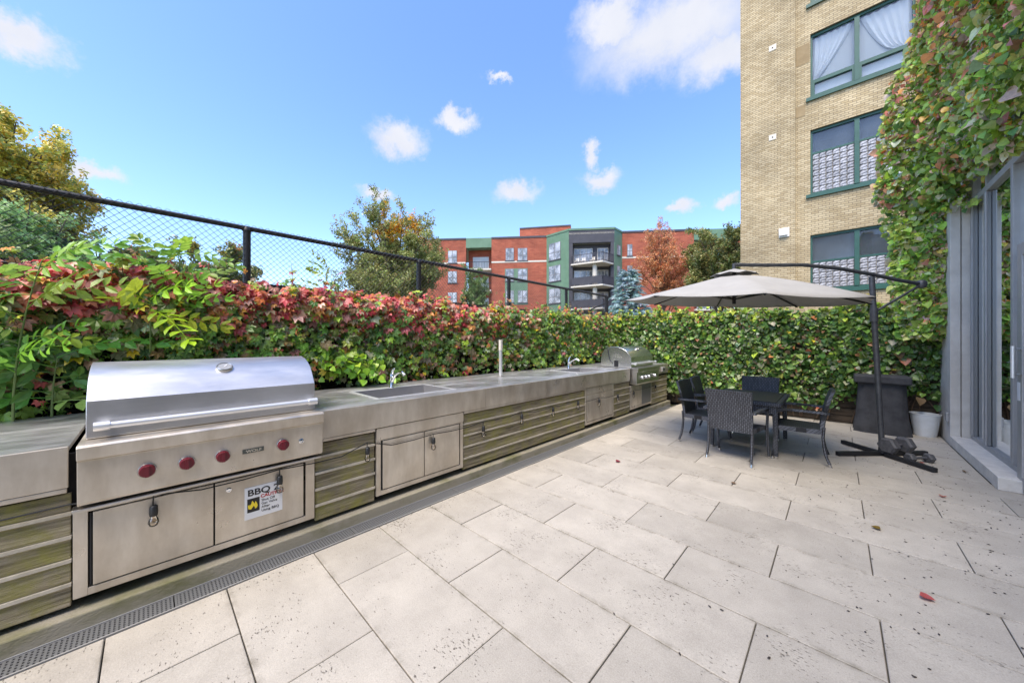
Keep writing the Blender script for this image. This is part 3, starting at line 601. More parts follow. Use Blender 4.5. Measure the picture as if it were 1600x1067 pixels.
def wob(a, b, s=1.): return (np.sin(a*2.1*s+.3)+np.sin(b*3.3*s+a*1.3*s+1.1)+.7*np.sin(a*5.7*s-b*4.1*s)+.5*np.sin(a*11.3*s+b*7.7*s+2))/3.2
# ---- red and green creeper on the fence
hv = thing('vine_hedge', 'thick creeper hedge with red top leaves behind the steel counter', 'hedge', (-4.3, 3, .08)); ho = hv.location
n = 37000; y = RNG.uniform(-2.6, 8.45, n); z = .88+RNG.uniform(0, 1, n)**.78*1.22
ztop = 2.05+.07*wob(y*1.6, y*.7)+.06*wob(y*6.1, y*3.3)+.10*np.exp(-((y+.25)/.45)**2)+.05*np.clip((y-4)/4, 0, 1)
dens = np.clip((z-.80)/.62, .10, 1)*np.clip(.78+.75*wob(y*1.5, z*2.2), .12, 1)+(z > 1.72)*.8
keep = (z < ztop)&(RNG.uniform(0, 1, n) < dens); y, z = y[keep], z[keep]; n = len(y); ztop = ztop[keep]
dep = RNG.uniform(0, 1, n)**1.6*.26
rnd = np.clip((ztop-z)/.16, 0, 1)
x = FX+.08+(.24+.085*wob(y*1.9, z*2.4))*(.35+.65*np.sqrt(rnd))-dep+np.clip((z-1.45)*.10, 0, .08)
x = np.maximum(x, FX+.03)
pal = np.zeros((n, 3)); u_ = RNG.uniform(0, 1, n)+.16*wob(y*2.3, z*3.1)
redp = np.clip((z-1.55-.12*wob(y*2.7, y))/.38, 0, 1)*np.clip(1.0-(y-2.2)/3.2, .10, .80)*np.clip(.82+.55*wob(y*3.3+2, z*4), .25, 1); bronzep = .30*np.clip(1.2-abs(y-2.5)/4, .25, 1)
A = pick(RED+ORANGE[:2], n); B_ = pick(GREEN+GREEN[1:]+LIME[2:]+PALE[:1], n); Cc = pick(BRONZE+ORANGE[1:2]+PALE, n); D_ = pick(YELLOW+LIME, n)
pal = np.where((u_ < redp)[:, None], A, np.where((u_ < redp+bronzep)[:, None], Cc, np.where((u_ > .93)[:, None], D_, B_)))
nr = np.stack([np.full(n, 1.), np.full(n, -.35), .55+.8*(1-rnd)], 1); tp = np.stack([.25+0*y, 0*y, -1+0*y], 1)
pal = np.clip(pal*1.18, 0, .8)
leaves('foliage', np.stack([x, y, z], 1), nr, tp, np.clip(RNG.lognormal(-2.93, .36, n), .026, .11), pal, T_PALM, hv, .7, org=ho)
# stems
b = MB(ho)
for k in range(70):
    yy = random.uniform(-2.4, 8.3); p = Vector((FX+.09, yy, .1)); pts = [p.copy()]
    for j in range(7): p = p+Vector((random.uniform(-.02, .03), random.uniform(-.14, .14), .27)); p.x = max(p.x, FX+.08); pts.append(p.copy())
    b.tube(pts, [.008-.0008*j for j in range(8)], 5)
tag(b.build('stems', 'stem_brown', hv), kind='stuff')
# the nearest big leaves, each its own
tv, tf = T_PALM; lm = bpy.data.meshes.new('leaf'); lm.from_pydata([tuple(p) for p in tv], [], tf); lm.materials.append(M['leaf_obj'])
def orient(nv, tipv):
    nv = Vector(nv).normalized(); t_ = Vector(tipv); t_ = (t_-nv*t_.dot(nv)).normalized(); s_ = t_.cross(nv); return Matrix((s_, t_, nv)).transposed().to_euler()
for k in range(250):
    yy = random.uniform(-.75, 3.4); zz = random.uniform(1.12, 2.12); top_ = zz > 1.95
    xx = FX+.34+.09*float(wob(yy*1.9, zz*2.4))+random.uniform(-.02, .05)-(.16 if top_ else 0)
    pr = min(max((zz-1.5)/.42, 0), 1)*.85
    c = random.choice(RED+ORANGE[:1]) if random.random() < pr else random.choice(GREEN+LIME[2:]+BRONZE[2:]+GREEN)
    o = place('leaf', lm, hv, Vector((xx, yy, zz))-ho, orient((1, random.gauss(-.15, .4), .3+random.gauss(0, .35)+(.6 if top_ else 0)), (.3, random.gauss(0, .4), -1)), random.uniform(.07, .11))
    o.color = (*[min(1, q*random.uniform(.8, 1.3)) for q in c], 1)

def shoots(parent, org, starts, up, pal_, tpl, size):
    P_, T_ = [], []; b = MB(org)
    for p0 in starts:
        p = Vector(p0); d = Vector(up)+Vector([random.gauss(0, .45) for _ in range(3)]); d.normalize(); L = random.uniform(.12, .34); pts = [p.copy()]
        for j in range(4): d = (d+Vector((random.gauss(0, .12), random.gauss(0, .12), -.10))).normalized(); p = p+d*L/4; pts.append(p.copy())
        b.tube(pts, [.0035, .003, .0025, .002, .0012], 4, False)
        for j in range(random.randint(5, 11)): k_ = random.uniform(.2, 4); i_ = min(3, int(k_)); P_.append(tuple(pts[i_].lerp(pts[i_+1], k_-i_))); T_.append(tuple(d+Vector([random.gauss(0, .9) for _ in range(3)])))
    n_ = len(P_); tag(b.build('shoot_stems', 'stem_brown', parent), kind='stuff')
    leaves('shoot_leaves', np.array(P_), np.tile([.5, -.5, .8], (n_, 1)), np.array(T_), RNG.uniform(.6, 1.25, n_)*size, pick(pal_, n_), tpl, parent, .6, org=org)
st_ = []
for k in range(150):
    yy = random.uniform(-2.4, 8.3); st_.append((FX+random.uniform(.12, .38), yy, (2.02+.08*float(wob(np.float64(yy*1.6), np.float64(yy*.7))) if k % 3 else random.uniform(1.1, 1.9))))
shoots(hv, ho, st_, (.35, 0, .8), RED[:2]+ORANGE+LIME+GREEN+BRONZE[1:3], T_PALM, .05)
# ---- pinnate-leaved saplings growing out of the hedge
def frond_mesh(nm, L, pairs, lw, droop, seed):
    r = random.Random(seed); V_, F_ = [], []
    def rp(s_): return Vector((0, L*s_*(1-.12*s_), L*(.22*s_-droop*s_*s_)))
    mb = MB(); mb.tube([rp(i/6) for i in range(7)], [.0045*(1-i/9) for i in range(7)], 5); V_ += mb.v; F_ += mb.f
    ov, of = T_OVAL
    for i in range(pairs*2+1):
        if i == pairs*2: s_, sd = 1., 0
        else: s_ = .22+.74*(i//2)/max(1, pairs-1); sd = -1 if i % 2 else 1
        p = rp(s_); ll = lw*(1-.35*abs(s_-.5))*r.uniform(.9, 1.12); a = sd*rad(68-22*s_)+r.gauss(0, .1); rl = r.gauss(0, .25)+sd*.25
        R_ = Euler((r.gauss(-.12, .12), rl, -a), 'XYZ').to_matrix(); k = len(V_)
        V_ += [tuple(p+R_ @ Vector((q[0]*ll*.82, q[1]*ll, q[2]*ll))) for q in ov]; F_ += [tuple(j+k for j in f) for f in of]
    me = bpy.data.meshes.new(nm); me.from_pydata(V_, [], F_); me.materials.append(M['leaf_obj']); return me
FR = [frond_mesh('compound_leaf', .52, 5, .135, .18, 1), frond_mesh('compound_leaf', .44, 4, .13, .32, 2), frond_mesh('compound_leaf', .58, 6, .13, .45, 3)]
def sapling(label, base, h, fronds, cols, lean=(0, 0), scale=1.):
    t = thing('sapling', label, 'sapling', base)
    pts = [Vector((lean[0]*s_*s_, lean[1]*s_*s_, h*s_)) for s_ in [i/6 for i in range(7)]]
    MB().tube(pts, [.007*(1-.1*i) for i in range(7)], 6).build('stem', 'stem_green', t, True)
    for (hs_, az, el, k, sc) in fronds:
        p = Vector((lean[0]*hs_*hs_, lean[1]*hs_*hs_, h*hs_)); dv = Vector((-math.sin(rad(az)), math.cos(rad(az)), math.sin(rad(el)))).normalized(); nv = Vector((.75, -.35, .75))+Vector([random.gauss(0, .25) for _ in range(3)]); nv -= dv*nv.dot(dv); o = place('compound_leaf', FR[k], t, p, orient(nv, dv), sc*scale)
        c = random.choice(cols); o.color = (*[q*random.uniform(.85, 1.2) for q in c], 1)
    return t
BG = [(.17,.31,.035),(.12,.25,.035),(.21,.36,.05)]
def ring(hs0, hs1, n_, k=None, el=(5, 35), az0=-160, az1=20, sc=(.8, 1.1)):
    return [(hs0+(hs1-hs0)*i/(n_-1), random.choice((random.gauss(0, 35), random.gauss(180, 35), random.gauss(-90, 40))), random.uniform(*el), random.randrange(3) if k is None else k, random.uniform(*sc)) for i in range(n_)]
bA = at_x(270, 450, -4.2)
sapling('bright green sapling with long compound leaves rising above the red creeper', (bA.x, bA.y, 1.45), .80, ring(.35, 1., 19, el=(0, 55)), BG+[(.30,.45,.06)], (.05, .05), .78)
bB = at_x(235, 520, -4.02)
sapling('lime green arching compound leaves drooping in front of the red creeper', (bB.x, bB.y, 1.40), .42, [(.8, -70, -15, 2, 1.0), (.95, -110, 10, 2, 1.05), (1., -60, 20, 1, .9), (.7, -20, -5, 2, .85), (.9, -140, 5, 1, .8)], [(.40,.48,.03),(.34,.44,.035)], (.05, 0))
bC = at_x(20, 640, -3.98)
sapling('leafy green sapling at the left end behind the counter', (bC.x, bC.y, .96), 1.08, ring(.30, 1., 17, el=(-5, 40)), BG+[(.28,.42,.06)], (.04, .12), .8)
bD = at_x(60, 640, -4.0)
sapling('low dark green leafy shoot beside the big grill hood', (bD.x-.05, bD.y+.05, .955), .42, ring(.15, 1., 11, el=(-5, 40), az0=-200, az1=30), [(.07,.18,.035),(.10,.23,.045),(.13,.25,.06)], (.05, .03), 1.0)
bE = at_x(505, 460, -4.3)
sapling('thin yellow green sprig poking up beside the second fence post', (bE.x, bE.y, 1.7), .62, ring(.5, 1., 7, el=(20, 60), sc=(.5, .7)), [(.28,.36,.05)], (0, .05), .8)
# bright lobed vine sprig by the faucet
vs = thing('vine_sprig', 'bright lime green vine sprig hanging over the counter beside the near faucet', 'vine', (-4.05, 1.45, 1.05))
n = 150; s_ = RNG.uniform(0, 1, n); base = np.stack([-.15+.27*s_+RNG.normal(0, .05, n), -.28+.72*s_+RNG.normal(0, .07, n), .30-.26*s_**1.5+RNG.normal(0, .07, n)], 1)
leaves('foliage', base, np.tile([.7, -.3, .7], (n, 1)), np.tile([.4, .3, -.7], (n, 1)), RNG.uniform(.05, .085, n), pick([(.20,.36,.03),(.28,.42,.04),(.14,.28,.03)], n), T_IVY, vs, .45, kind=None)
MB().tube([(-.2, -.3, .25), (-.05, -.05, .30), (.06, .2, .2), (.12, .4, .06)], .004, 5).build('stem', 'stem_green', vs)

# ---- timber wall at the back with its ivy
tw = thing('timber_wall', 'weathered horizontal timber retaining wall below the back ivy', 'wall', (-1.5, 8.72, 0)); to = tw.location
zz = 0.002; k = 0
while zz < 1.95:
    h_ = .135; dy = random.uniform(-.008, .008)
    MB(to).box(-4.42, 1.17, 8.665+dy, 8.73+dy, zz, zz+h_-.008).build('plank', 'old_timber', tw, bevel=.005); zz += h_; k += 1
MB(to).box(-4.42, 1.17, 8.745, 8.80, -.05, 1.96).build('backing', 'dark_gap', tw)
bi = thing('back_ivy', 'dense green ivy covering the back wall behind the dining set', 'ivy', (-1.5, 8.66, .02)); bo = bi.location
n = 24000; x = RNG.uniform(-4.35, 1.2, n); z = .22+RNG.uniform(0, 1, n)**.85*2.05
zt = 2.12+.07*wob(x*1.7, x*.6)+.06*np.clip((-x-1)/3, 0, 1); zb = .52+.14*wob(x*2.4, x)-.10*(x < .1)+.22*np.clip((x-.2)/.8, 0, 1)
keep = (z < zt)&(z > zb-.25*RNG.uniform(0, 1, n)**3)&(RNG.uniform(0, 1, n) < np.clip(.85+.5*wob(x*2, z*2.5), .25, 1)); x, z, zt = x[keep], z[keep], zt[keep]; n = len(x)
rnd = np.clip((zt-z)/.22, 0, 1)
y = 8.64-(.20+.075*wob(x*2.1, z*2.3))*(.3+.7*np.sqrt(rnd))+RNG.uniform(0, 1, n)**1.7*.2
pal = pick(GREEN+GREEN[:3]+[(.05,.11,.03)]+PALE[:1], n); tl = pick(LIME+[(.30,.34,.07)], n); br = pick(BRONZE+ORANGE[1:2]+PALE, n); q = RNG.uniform(0, 1, n)
pal = np.where((q < np.clip((z-1.80)/.5, .03, .55))[:, None], tl, np.where((q > .90+.05*wob(x*3, z*3))[:, None], br, pal))
leaves('foliage', np.stack([x, y, z], 1), np.stack([0*x, -1+0*x, .25+.9*(1-rnd)], 1), np.stack([0*x, -.25+0*x, -1+0*x], 1), np.clip(RNG.lognormal(-2.80, .36, n), .028, .13), pal, T_IVY, bi, .75, org=bo)
b = MB(bo)
for k in range(46):
    p = Vector((random.uniform(-4.2, 1.1), 8.63, .03)); pts = [p.copy()]
    if k < 14: p.x = random.uniform(.55, 1.12); pts = [p.copy()]
    for j in range(7): p = p+Vector((random.uniform(-.16, .16), random.uniform(-.03, .02), random.uniform(.12, .3))); p.y = min(p.y, 8.64); pts.append(p.copy())
    b.tube(pts, [.010-.001*j for j in range(8)], 5)
tag(b.build('stems', 'stem_brown', bi), kind='stuff')

shoots(bi, bo, [(random.uniform(-4.2, 1.1), 8.42+random.uniform(-.05, .12), 2.1 if k % 3 else random.uniform(.6, 1.9)) for k in range(90)], (0, -.35, .8), LIME+GREEN+YELLOW[:1], T_IVY, .06)
# ================================================================== GLASS BUILDING ON THE RIGHT
GX = 1.385
gbd = thing('glass_building', 'concrete and glass building along the right side of the patio', 'building', (3.2, 3.5, 0)); go = gbd.location
def gp(name, m, *boxes, parent=None, bevel=0.):
    b = MB(go)
    for q in boxes: b.box(*q)
    return b.build(name, m, parent or gbd, bevel=bevel)
gp('pier', 'concrete', (1.178, 1.272, 7.90, 9.2, -.05, 3.46), bevel=.008); gp('pier', 'concrete', (1.280, GX-.005, 7.912, 9.2, -.05, 3.45), bevel=.006)
gp('end_wall', 'concrete', (GX, 6.5, 7.91, 9.19, -.05, 7.0))
gp('upper_wall', 'concrete', (GX+.05, GX+.35, -4, 7.90, 4.1, 7.0))
gp('roof', 'concrete', (GX+.36, 6.5, -4, 7.90, 6.7, 6.95))
gp('interior_wall', 'interior', (6.2, 6.45, -4, 7.90, 0, 6.69)); gp('interior_floor', 'interior_floor', (GX+.12, 6.19, -4, 7.90, -.05, .06)); gp('ceiling', 'interior', (GX+.36, 6.19, -4, 7.90, 4.1, 4.2)); gp('interior_wall', 'interior', (GX+.1, 6.19, -4.25, -4.01, 0, 6.69))
f = gp('sill_frame', 'alu', (GX-.025, GX+.06, -4, 7.895, .062, .175)); gp('head_frame', 'alu', (GX-.025, GX+.06, -4, 7.895, 3.98, 4.09)); gp('transom', 'alu', (GX-.03, GX+.055, -4, 7.895, 3.36, 3.44), bevel=.004)
mull = [7.85, 7.25, 6.32, 5.0, 4.1, 2.6, 1.1, -.4, -1.9, -3.4]
for i, y in enumerate(mull):
    gp('mullion', 'alu', (GX-.035, GX+.06, y-.035, y+.035, .176, 3.358), bevel=.004); gp('mullion', 'alu', (GX-.024, GX+.05, y-.03, y+.03, 3.441, 3.979))
    if i: gp('pane', 'glass', (GX+.01, GX+.018, y+.036, mull[i-1]-.036, .176, 3.358)); gp('pane', 'glass', (GX+.01, GX+.018, y+.031, mull[i-1]-.031, 3.441, 3.979))
gp('gasket', 'alu_dark', (GX-.02, GX+.006, 7.76, 7.813, .18, 3.35)); gp('gasket', 'alu_dark', (GX-.02, GX+.006, 7.286, 7.31, .18, 3.35)); gp('gasket', 'alu_dark', (GX-.02, GX+.006, 7.19, 7.214, .18, 3.35))
# door leaf with its pull handle just at the picture edge
dl = gp('door', 'alu', (GX-.075, GX-.04, 5.86, 5.98, .02, 2.45), (GX-.075, GX-.04, 5.04, 5.16, .02, 2.45), (GX-.075, GX-.04, 5.161, 5.859, .02, .16), (GX-.075, GX-.04, 5.161, 5.859, 2.33, 2.45), bevel=.004)
gp('door_pane', 'glass', (GX-.060, GX-.054, 5.161, 5.859, .161, 2.329), parent=dl)
b = MB(go); b.tube([(GX-.145, 5.77, 1.13), (GX-.145, 5.77, 1.44)], .015, 10); b.tube([(GX-.145, 5.77, 1.16), (GX-.075, 5.90, 1.16)], .008, 8); b.tube([(GX-.145, 5.77, 1.41), (GX-.075, 5.90, 1.41)], .008, 8); b.build('pull_handle', 'rim_steel', dl, True)
MB(go).box(GX-.0775, GX-.0755, 5.895, 5.965, .90, 1.08).build('notice', 'white_print', dl)
wl = thing('wall_outlet', 'small grey outlet cover low on the concrete pier', 'outlet', (1.177, 7.99, .38)); MB().box(-.028, -.0005, -.035, .035, -.065, .065).build('cover', 'alu', wl, bevel=.006); MB().box(-.031, -.0285, -.02, .02, -.04, .04).build('flap', 'alu_dark', wl)

# ---- ivy cascading over that building
ci = thing('building_ivy', 'tall cascade of autumn ivy draping the top and end of the glass building', 'ivy', (1.2, 8.2, 2)); co = ci.location
zk = [1.7, 2.2, 2.6, 3.4, 4.1, 5.3, 5.75, 6.4, 7.0, 7.5]; xk = [.72, .62, .66, .58, .46, .54, .71, .90, 1.0, 1.05]
n = 22000; z = RNG.uniform(1.55, 7.4, n); xl = np.interp(z, zk, xk)+.05*wob(z*3, z*2)
xr = np.where(z > 3.25, 1.42, 1.23); q = RNG.uniform(0, 1, n); x = xl+(xr-xl)*q
edge = np.clip((x-xl)/.18, 0, 1)*np.clip((7.5-z)/.3, .2, 1); y = 8.42-(.10+.16*np.sqrt(edge)+.13*wob(x*3, z*2.2))-.22*np.clip((z-3.3)/1.2, 0, 1)*edge+RNG.uniform(0, 1, n)**1.6*.22
y = np.minimum(y, 8.6)
pA_ = np.stack([x, y, z], 1); nA = np.stack([-.45+0*x, -1+0*x, .2+0*x], 1)
n2 = 27000; y2 = RNG.uniform(3.6, 8.5, n2); zl = 3.55+.22*wob(y2*1.4, y2)-.12*np.clip((6.6-y2), 0, 1.5); zl = np.where(y2 > 7.55, 3.32, zl); z2 = zl+RNG.uniform(0, 1, n2)**1.1*(7.35-zl); ed = np.clip((z2-zl)/.35, 0, 1)
x2 = GX+.02-(.10+.26*np.sqrt(ed)+.14*wob(y2*2.4, z2*2.2))+RNG.uniform(0, 1, n2)**1.6*.22-.12*np.clip((y2-7)/1.3, 0, 1)*ed; x2 = np.minimum(x2, GX+.02)
pB_ = np.stack([x2, y2, z2], 1); nB = np.stack([-1+0*x2, -.5+0*x2, .2+0*x2], 1)
P = np.concatenate([pA_, pB_]); Nn = np.concatenate([nA, nB])
kp = RNG.uniform(0, 1, len(P)) < np.clip(.60+.9*wob(P[:, 0]*5+P[:, 1]*4.2, P[:, 2]*3.1), .10, 1); P, Nn = P[kp], Nn[kp]; n = len(P); zz_ = P[:, 2]
q = RNG.uniform(0, 1, n)+.32*wob(P[:, 0]*4+P[:, 1]*2.6, zz_*2.3); pal = pick(GREEN+[(.15,.22,.05)]*2+PALE+[(.34,.27,.22)], n); hot = pick(ORANGE+RED[3:]+BRONZE, n); lim = pick(LIME[2:]+[(.30,.32,.08),(.22,.29,.06),(.16,.25,.05)], n)
hp = np.clip((zz_-3.4)/3.2, 0, 1)*.42+.03; pal = np.clip(np.where((q < hp)[:, None], hot, np.where((q > .55)[:, None], lim, pal))*1.5, 0, .8)
leaves('foliage', P, Nn, np.tile([-.1, -.2, -1.], (n, 1)), np.clip(RNG.lognormal(-2.86, .38, n), .026, .125), pal, T_IVY, ci, .85, org=co)
b = MB(co)
for k in range(40):
    p = Vector((random.uniform(.75, 1.2), 8.36, random.uniform(1.8, 4.5))); pts = [p.copy()]
    for j in range(6): p = p+Vector((random.uniform(-.1, .1), random.uniform(-.03, .03), .3)); p.x = min(max(p.x, .8), 1.22); pts.append(p.copy())
    b.tube(pts, .006, 5)
tag(b.build('stems', 'stem_brown', ci), kind='stuff')

# ================================================================== YELLOW BRICK BUILDING
BY = 17.5
bb = thing('brick_building', 'tall yellow brick building with green window frames behind the ivy', 'building', (1.5, BY+4, 0)); bo_ = bb.location
def bp(name, m, *boxes, parent=None, bevel=0.):
    b = MB(bo_)
    for q in boxes: b.box(*q)
    return b.build(name, m, parent or bb, bevel=bevel)
W = []                                                   # (z0, z1, block top or None)
for z0, z1, blk in ((-.6+4, 5.52, 4.46), (7.08, 9.55, 8.63), (10.80, 13.24, None), (14.4, 16.8, None)): W.append((z0, z1, blk))
bays = [(-.75, 1.90), (2.6, 5.3), (6.0, 8.6)]
wb = MB(bo_); zc = [-.05]+[q for z0, z1, _ in W for q in (z0, z1)]+[18.0]
for i in range(0, len(zc), 2): wb.box(-1.19, 9.5, BY, BY+.35, zc[i], zc[i+1])
for z0, z1, _ in W:
    xs_ = [-1.19]+[q for ba in bays for q in ba]+[9.5]
    for i in range(0, len(xs_), 2): wb.box(xs_[i], xs_[i+1], BY, BY+.35, z0, z1)
wb.build('wall', 'yellow_brick', bb)
bp('corner_pilaster', 'yellow_brick', (-3.0, -1.19, BY-.12, BY+.35, -.05, 18.0)); bp('side_wall', 'yellow_brick', (-3.0, -2.65, BY+.351, BY+9, -.05, 18)); bp('roof', 'concrete', (-2.64, 9.5, BY+.351, BY+9, 17.6, 17.9))
bp('interior_wall', 'interior', (-2.64, 9.5, BY+1.6, BY+1.7, -.05, 17.59))
blkm = MB().box(-.092, .092, -.04, .04, -.092, .092)
bm_ = bmesh.new(); bmesh.ops.create_cube(bm_, size=1); bmesh.ops.scale(bm_, vec=(.186, .08, .186), verts=bm_.verts); bmesh.ops.bevel(bm_, geom=bm_.edges[:], offset=.018, segments=1, affect='EDGES')
blk_me = bpy.data.meshes.new('glass_block'); bm_.to_mesh(blk_me); bm_.free(); blk_me.materials.append(M['block_glass'])
for bi_, (xa, xb) in enumerate(bays):
    for wi, (z0, z1, blk) in enumerate(W):
        if bi_ > 0 and wi < 1: continue
        f_ = .06; b = MB(bo_); ya, yb = BY+.08, BY+.20; xm = xa+1.27 if bi_ == 0 else (xa+xb)/2
        b.box(xa, xa+f_, ya, yb, z0, z1); b.box(xb-f_, xb, ya, yb, z0, z1); b.box(xa+f_, xb-f_, ya, yb, z1-.09, z1); b.box(xa+f_, xb-f_, ya, yb, z0, z0+.07); b.box(xm-.065, xm+.065, ya-.03, yb, z0+.07, z1-.09)
        low = blk if blk else z0+.62
        for p_, q_ in ((xa+f_, xm-.065), (xm+.065, xb-f_)):
            b.box(p_, q_, ya+.01, yb, low, low+.07)
            if not blk: b.box(p_, p_+.06, ya+.01, yb, z0+.07, low); b.box(q_-.06, q_, ya+.01, yb, z0+.07, low); b.box(p_+.06, q_-.06, ya+.01, yb, z0+.07, z0+.12); b.box(p_+.06, q_-.06, ya+.01, yb, low-.06, low-.0005)
        win = b.build('window', 'green_frame', bb)
        bp('sill', 'green_frame', (xa-.12, xb+.12, BY-.07, BY+.079, z0-.13, z0-.002), parent=win)
        for p_, q_ in ((xa+f_, xm-.065), (xm+.065, xb-f_)):
            bp('pane', 'win_glass', (p_, q_, BY+.13, BY+.14, low+.07, z1-.09), parent=win)
            if blk:
                bp('pane_backing', 'grey_backing', (p_, q_, BY+.24, BY+.25, low+.07, z1-.09), parent=win)  # added backing sheet that lightens the dark upper panes
                if bi_ == 0:
                    nx = int(round((q_-p_)/.198)); nz_ = int(round((low-z0-.07)/.20)); sx, sz = (q_-p_)/nx, (low-z0-.07)/nz_
                    bp('mortar', 'cream', (p_, q_, BY+.15, BY+.17, z0+.07, low), parent=win)
                    for i in range(nx):
                        for j in range(nz_): place('glass_block', blk_me, win, Vector((p_+sx*(i+.5), BY+.13, z0+.07+sz*(j+.5)))-bo_, None, (sx/.198, 1, sz/.198))
            else:
                bp('pane', 'win_glass', (p_+.06, q_-.06, BY+.15, BY+.16, z0+.12, low-.06), parent=win)
                bp('pane_backing', 'curtain', (p_+.06, q_-.06, BY+.24, BY+.25, z0+.12, low-.06), parent=win)
                # swept-aside curtain: pleated sheet gathered to one side
                c = MB(bo_); nx, nz_ = 26, 8; left = (p_ < xm); g_ = []
                for j in range(nz_+1):
                    s__ = j/nz_; wd = (.96-.86*(1-s__)**1.3) if left else (.28+.70*s__**.6)
                    for i in range(nx+1):
                        tt = i/nx; xx = p_+(q_-p_)*wd*tt if left else q_-(q_-p_)*wd*tt
                        g_.append((xx, BY+.215+.03*math.sin(tt*38+s__*2), low+.08+(z1-.12-low-.08)*s__))
                c.add(g_, [(j*(nx+1)+i, j*(nx+1)+i+1, (j+1)*(nx+1)+i+1, (j+1)*(nx+1)+i) for j in range(nz_) for i in range(nx)]); c.build('curtain', 'curtain', win, True)
                bp('pane_backing', 'white_frame', (p_, q_, BY+.27, BY+.28, low+.07, z1-.09), parent=win)  # added white sheet that brightens the window behind the curtains
bp('stone_patch', 'stain_brick', (-1.185, -.77, BY-.006, BY-.001, 12.2, 12.95)); bp('stone_patch', 'stain_brick', (-1.185, -.9, BY-.006, BY-.001, 10.2, 10.6))
for z in (13.32, 9.70): bp('vent_plate', 'cream', (-2.02, -1.78, BY-.135, BY-.121, z-.11, z+.11), bevel=.004); bp('bolt', 'black_metal', (-1.92, -1.88, BY-.145, BY-.136, z-.02, z+.02))
wlp = bp('wall_vent', 'white_paint', (-1.70, -1.37, BY-.15, BY-.121, 5.58, 5.94), bevel=.008); bp('vent_hood', 'white_paint', (-1.68, -1.42, BY-.24, BY-.151, 5.63, 5.90), parent=wlp, bevel=.02)

# ================================================================== FAR APARTMENT BUILDING
ZR = 15.5
def plan(u, v): t = (ZR-CAMH)*FOC/(531-v); return at_depth(u, 531, t).xy
Pm = [plan(660, 376.6), plan(728, 374.8), plan(768, 373.6), plan(854, 371), plan(888.7, 360.6), plan(960, 358), plan(972, 364.3)]
e0 = (Pm[3]-Pm[0]).normalized(); Pm.append(Pm[6]+e0*9); Pm.append(Pm[7]+e0*5.5); Pm.append(Pm[8]+e0*14)
ab = thing('apartment_building', 'red brick apartment block with green corner bay beyond the fence', 'building', (Pm[3].x, Pm[3].y, 0)); ao = ab.location
GZ = -.05
def seg(i): p, q = Pm[i], Pm[i+1]; d = (q-p); L_ = d.length; d = d/L_; nrm = Vector((d.y, -d.x)); return p, d, nrm, L_
def facet(name, m, i, a, b_, z0, z1, off=0., th=.3, parent=None):
    """box on segment i from a..b_ metres along it, its face off metres proud"""
    p, d, nrm, L_ = seg(i); mb = MB(ao); q0 = p+d*a+nrm*off; q1 = p+d*b_+nrm*off; r0 = q0-nrm*th; r1 = q1-nrm*th
    mb.prism([(q0.x, q0.y), (q1.x, q1.y), (r1.x, r1.y), (r0.x, r0.y)], 'z', z0, z1); ob_ = mb.build(name, m, parent or ab); return ob_
def at_seg(i, u, v):
    p, d, nrm, L_ = seg(i); rr = ray(u, v); A_ = np.array([[rr[0], -d.x], [rr[1], -d.y]]); t_, s_ = np.linalg.solve(A_, np.array([p.x, p.y])); return s_, CAMH+t_*rr[2]
for i, m in ((0, 'red_brick'), (2, 'red_brick'), (3, 'green_panel'), (5, 'green_panel'), (6, 'red_brick'), (8, 'red_brick')):
    p, d, nrm, L_ = seg(i)
    me_o = facet('wall', m, i, -(2. if i == 0 else 0), L_, GZ, ZR, 0, .4); facet('parapet_cap', 'dark_panel' if m == 'red_brick' else 'green_panel', i, -(2. if i == 0 else 0), L_, ZR+.002, ZR+.25, .06, .5)
for i in (1, 7):                                          # recessed balcony bays
    p, d, nrm, L_ = seg(i); facet('wall', 'red_brick', i, 0, L_, GZ, ZR, -1.6, .3); facet('green_band', 'green_panel', i, .01, L_-.01, ZR-1.15, ZR+.2, .02, 1.5)
    for k in range(4):
        zf = ZR-4.35-k*2.95; facet('balcony_slab', 'cream', i, .01, L_-.01, zf, zf+.2, .45, 1.95)
        r_ = facet('balcony_rail', 'black_metal', i, .01, L_-.01, zf+1.1, zf+1.16, .40, .05)
        nb = 16
        for j in range(nb): facet('baluster', 'black_metal', i, .05+(L_-.1)*j/nb, .05+(L_-.1)*j/nb+.035, zf+.201, zf+1.099, .39, .03, r_)
        w_ = facet('window', 'white_frame', i, L_*.18, L_*.82, zf+.25, zf+2.25, -1.55, .08); facet('pane', 'win_glass', i, L_*.2, L_*.49, zf+.3, zf+2.2, -1.545, .02, w_); facet('pane', 'win_glass', i, L_*.51, L_*.8, zf+.3, zf+2.2, -1.545, .02, w_)
def window(i, u0, u1, v0, v1, split=True):
    a, z1 = at_seg(i, u0, v0); b_, z0 = at_seg(i, u1, v1); w_ = facet('window', 'win_frame', i, a, b_, z0, z1, .05, .12)
    m_ = (a+b_)/2; zm = z0+(z1-z0)*.42; g_ = .045; facet('reveal', 'dark_panel', i, a-.1, b_+.1, z0-.12, z0-.01, .07, .15, w_)
    for p_, q_ in ((a, m_), (m_, b_)):
        for r_, s_ in ((z0, zm), (zm, z1)): facet('pane', 'far_pane', i, p_+g_, q_-g_, r_+g_, s_-g_, .055, .02, w_)
mat('win_frame', (.16, .16, .16, 1), .5)
mat('far_pane', (.48, .50, .54, 1), .08, 0, col2=(.13, .14, .15, 1), nscale=.9, contrast=(.4, .6), coords='World', spec=.9)
for u0, u1, v0, v1 in ((700, 714, 392, 411), (700, 714, 424, 442), (700, 714, 457, 475)): window(0, u0, u1, v0, v1)
for v0, v1 in ((388, 407), (420.5, 439.5), (454, 473)):
    window(2, 790, 803, v0, v1); window(2, 809, 824, v0, v1)
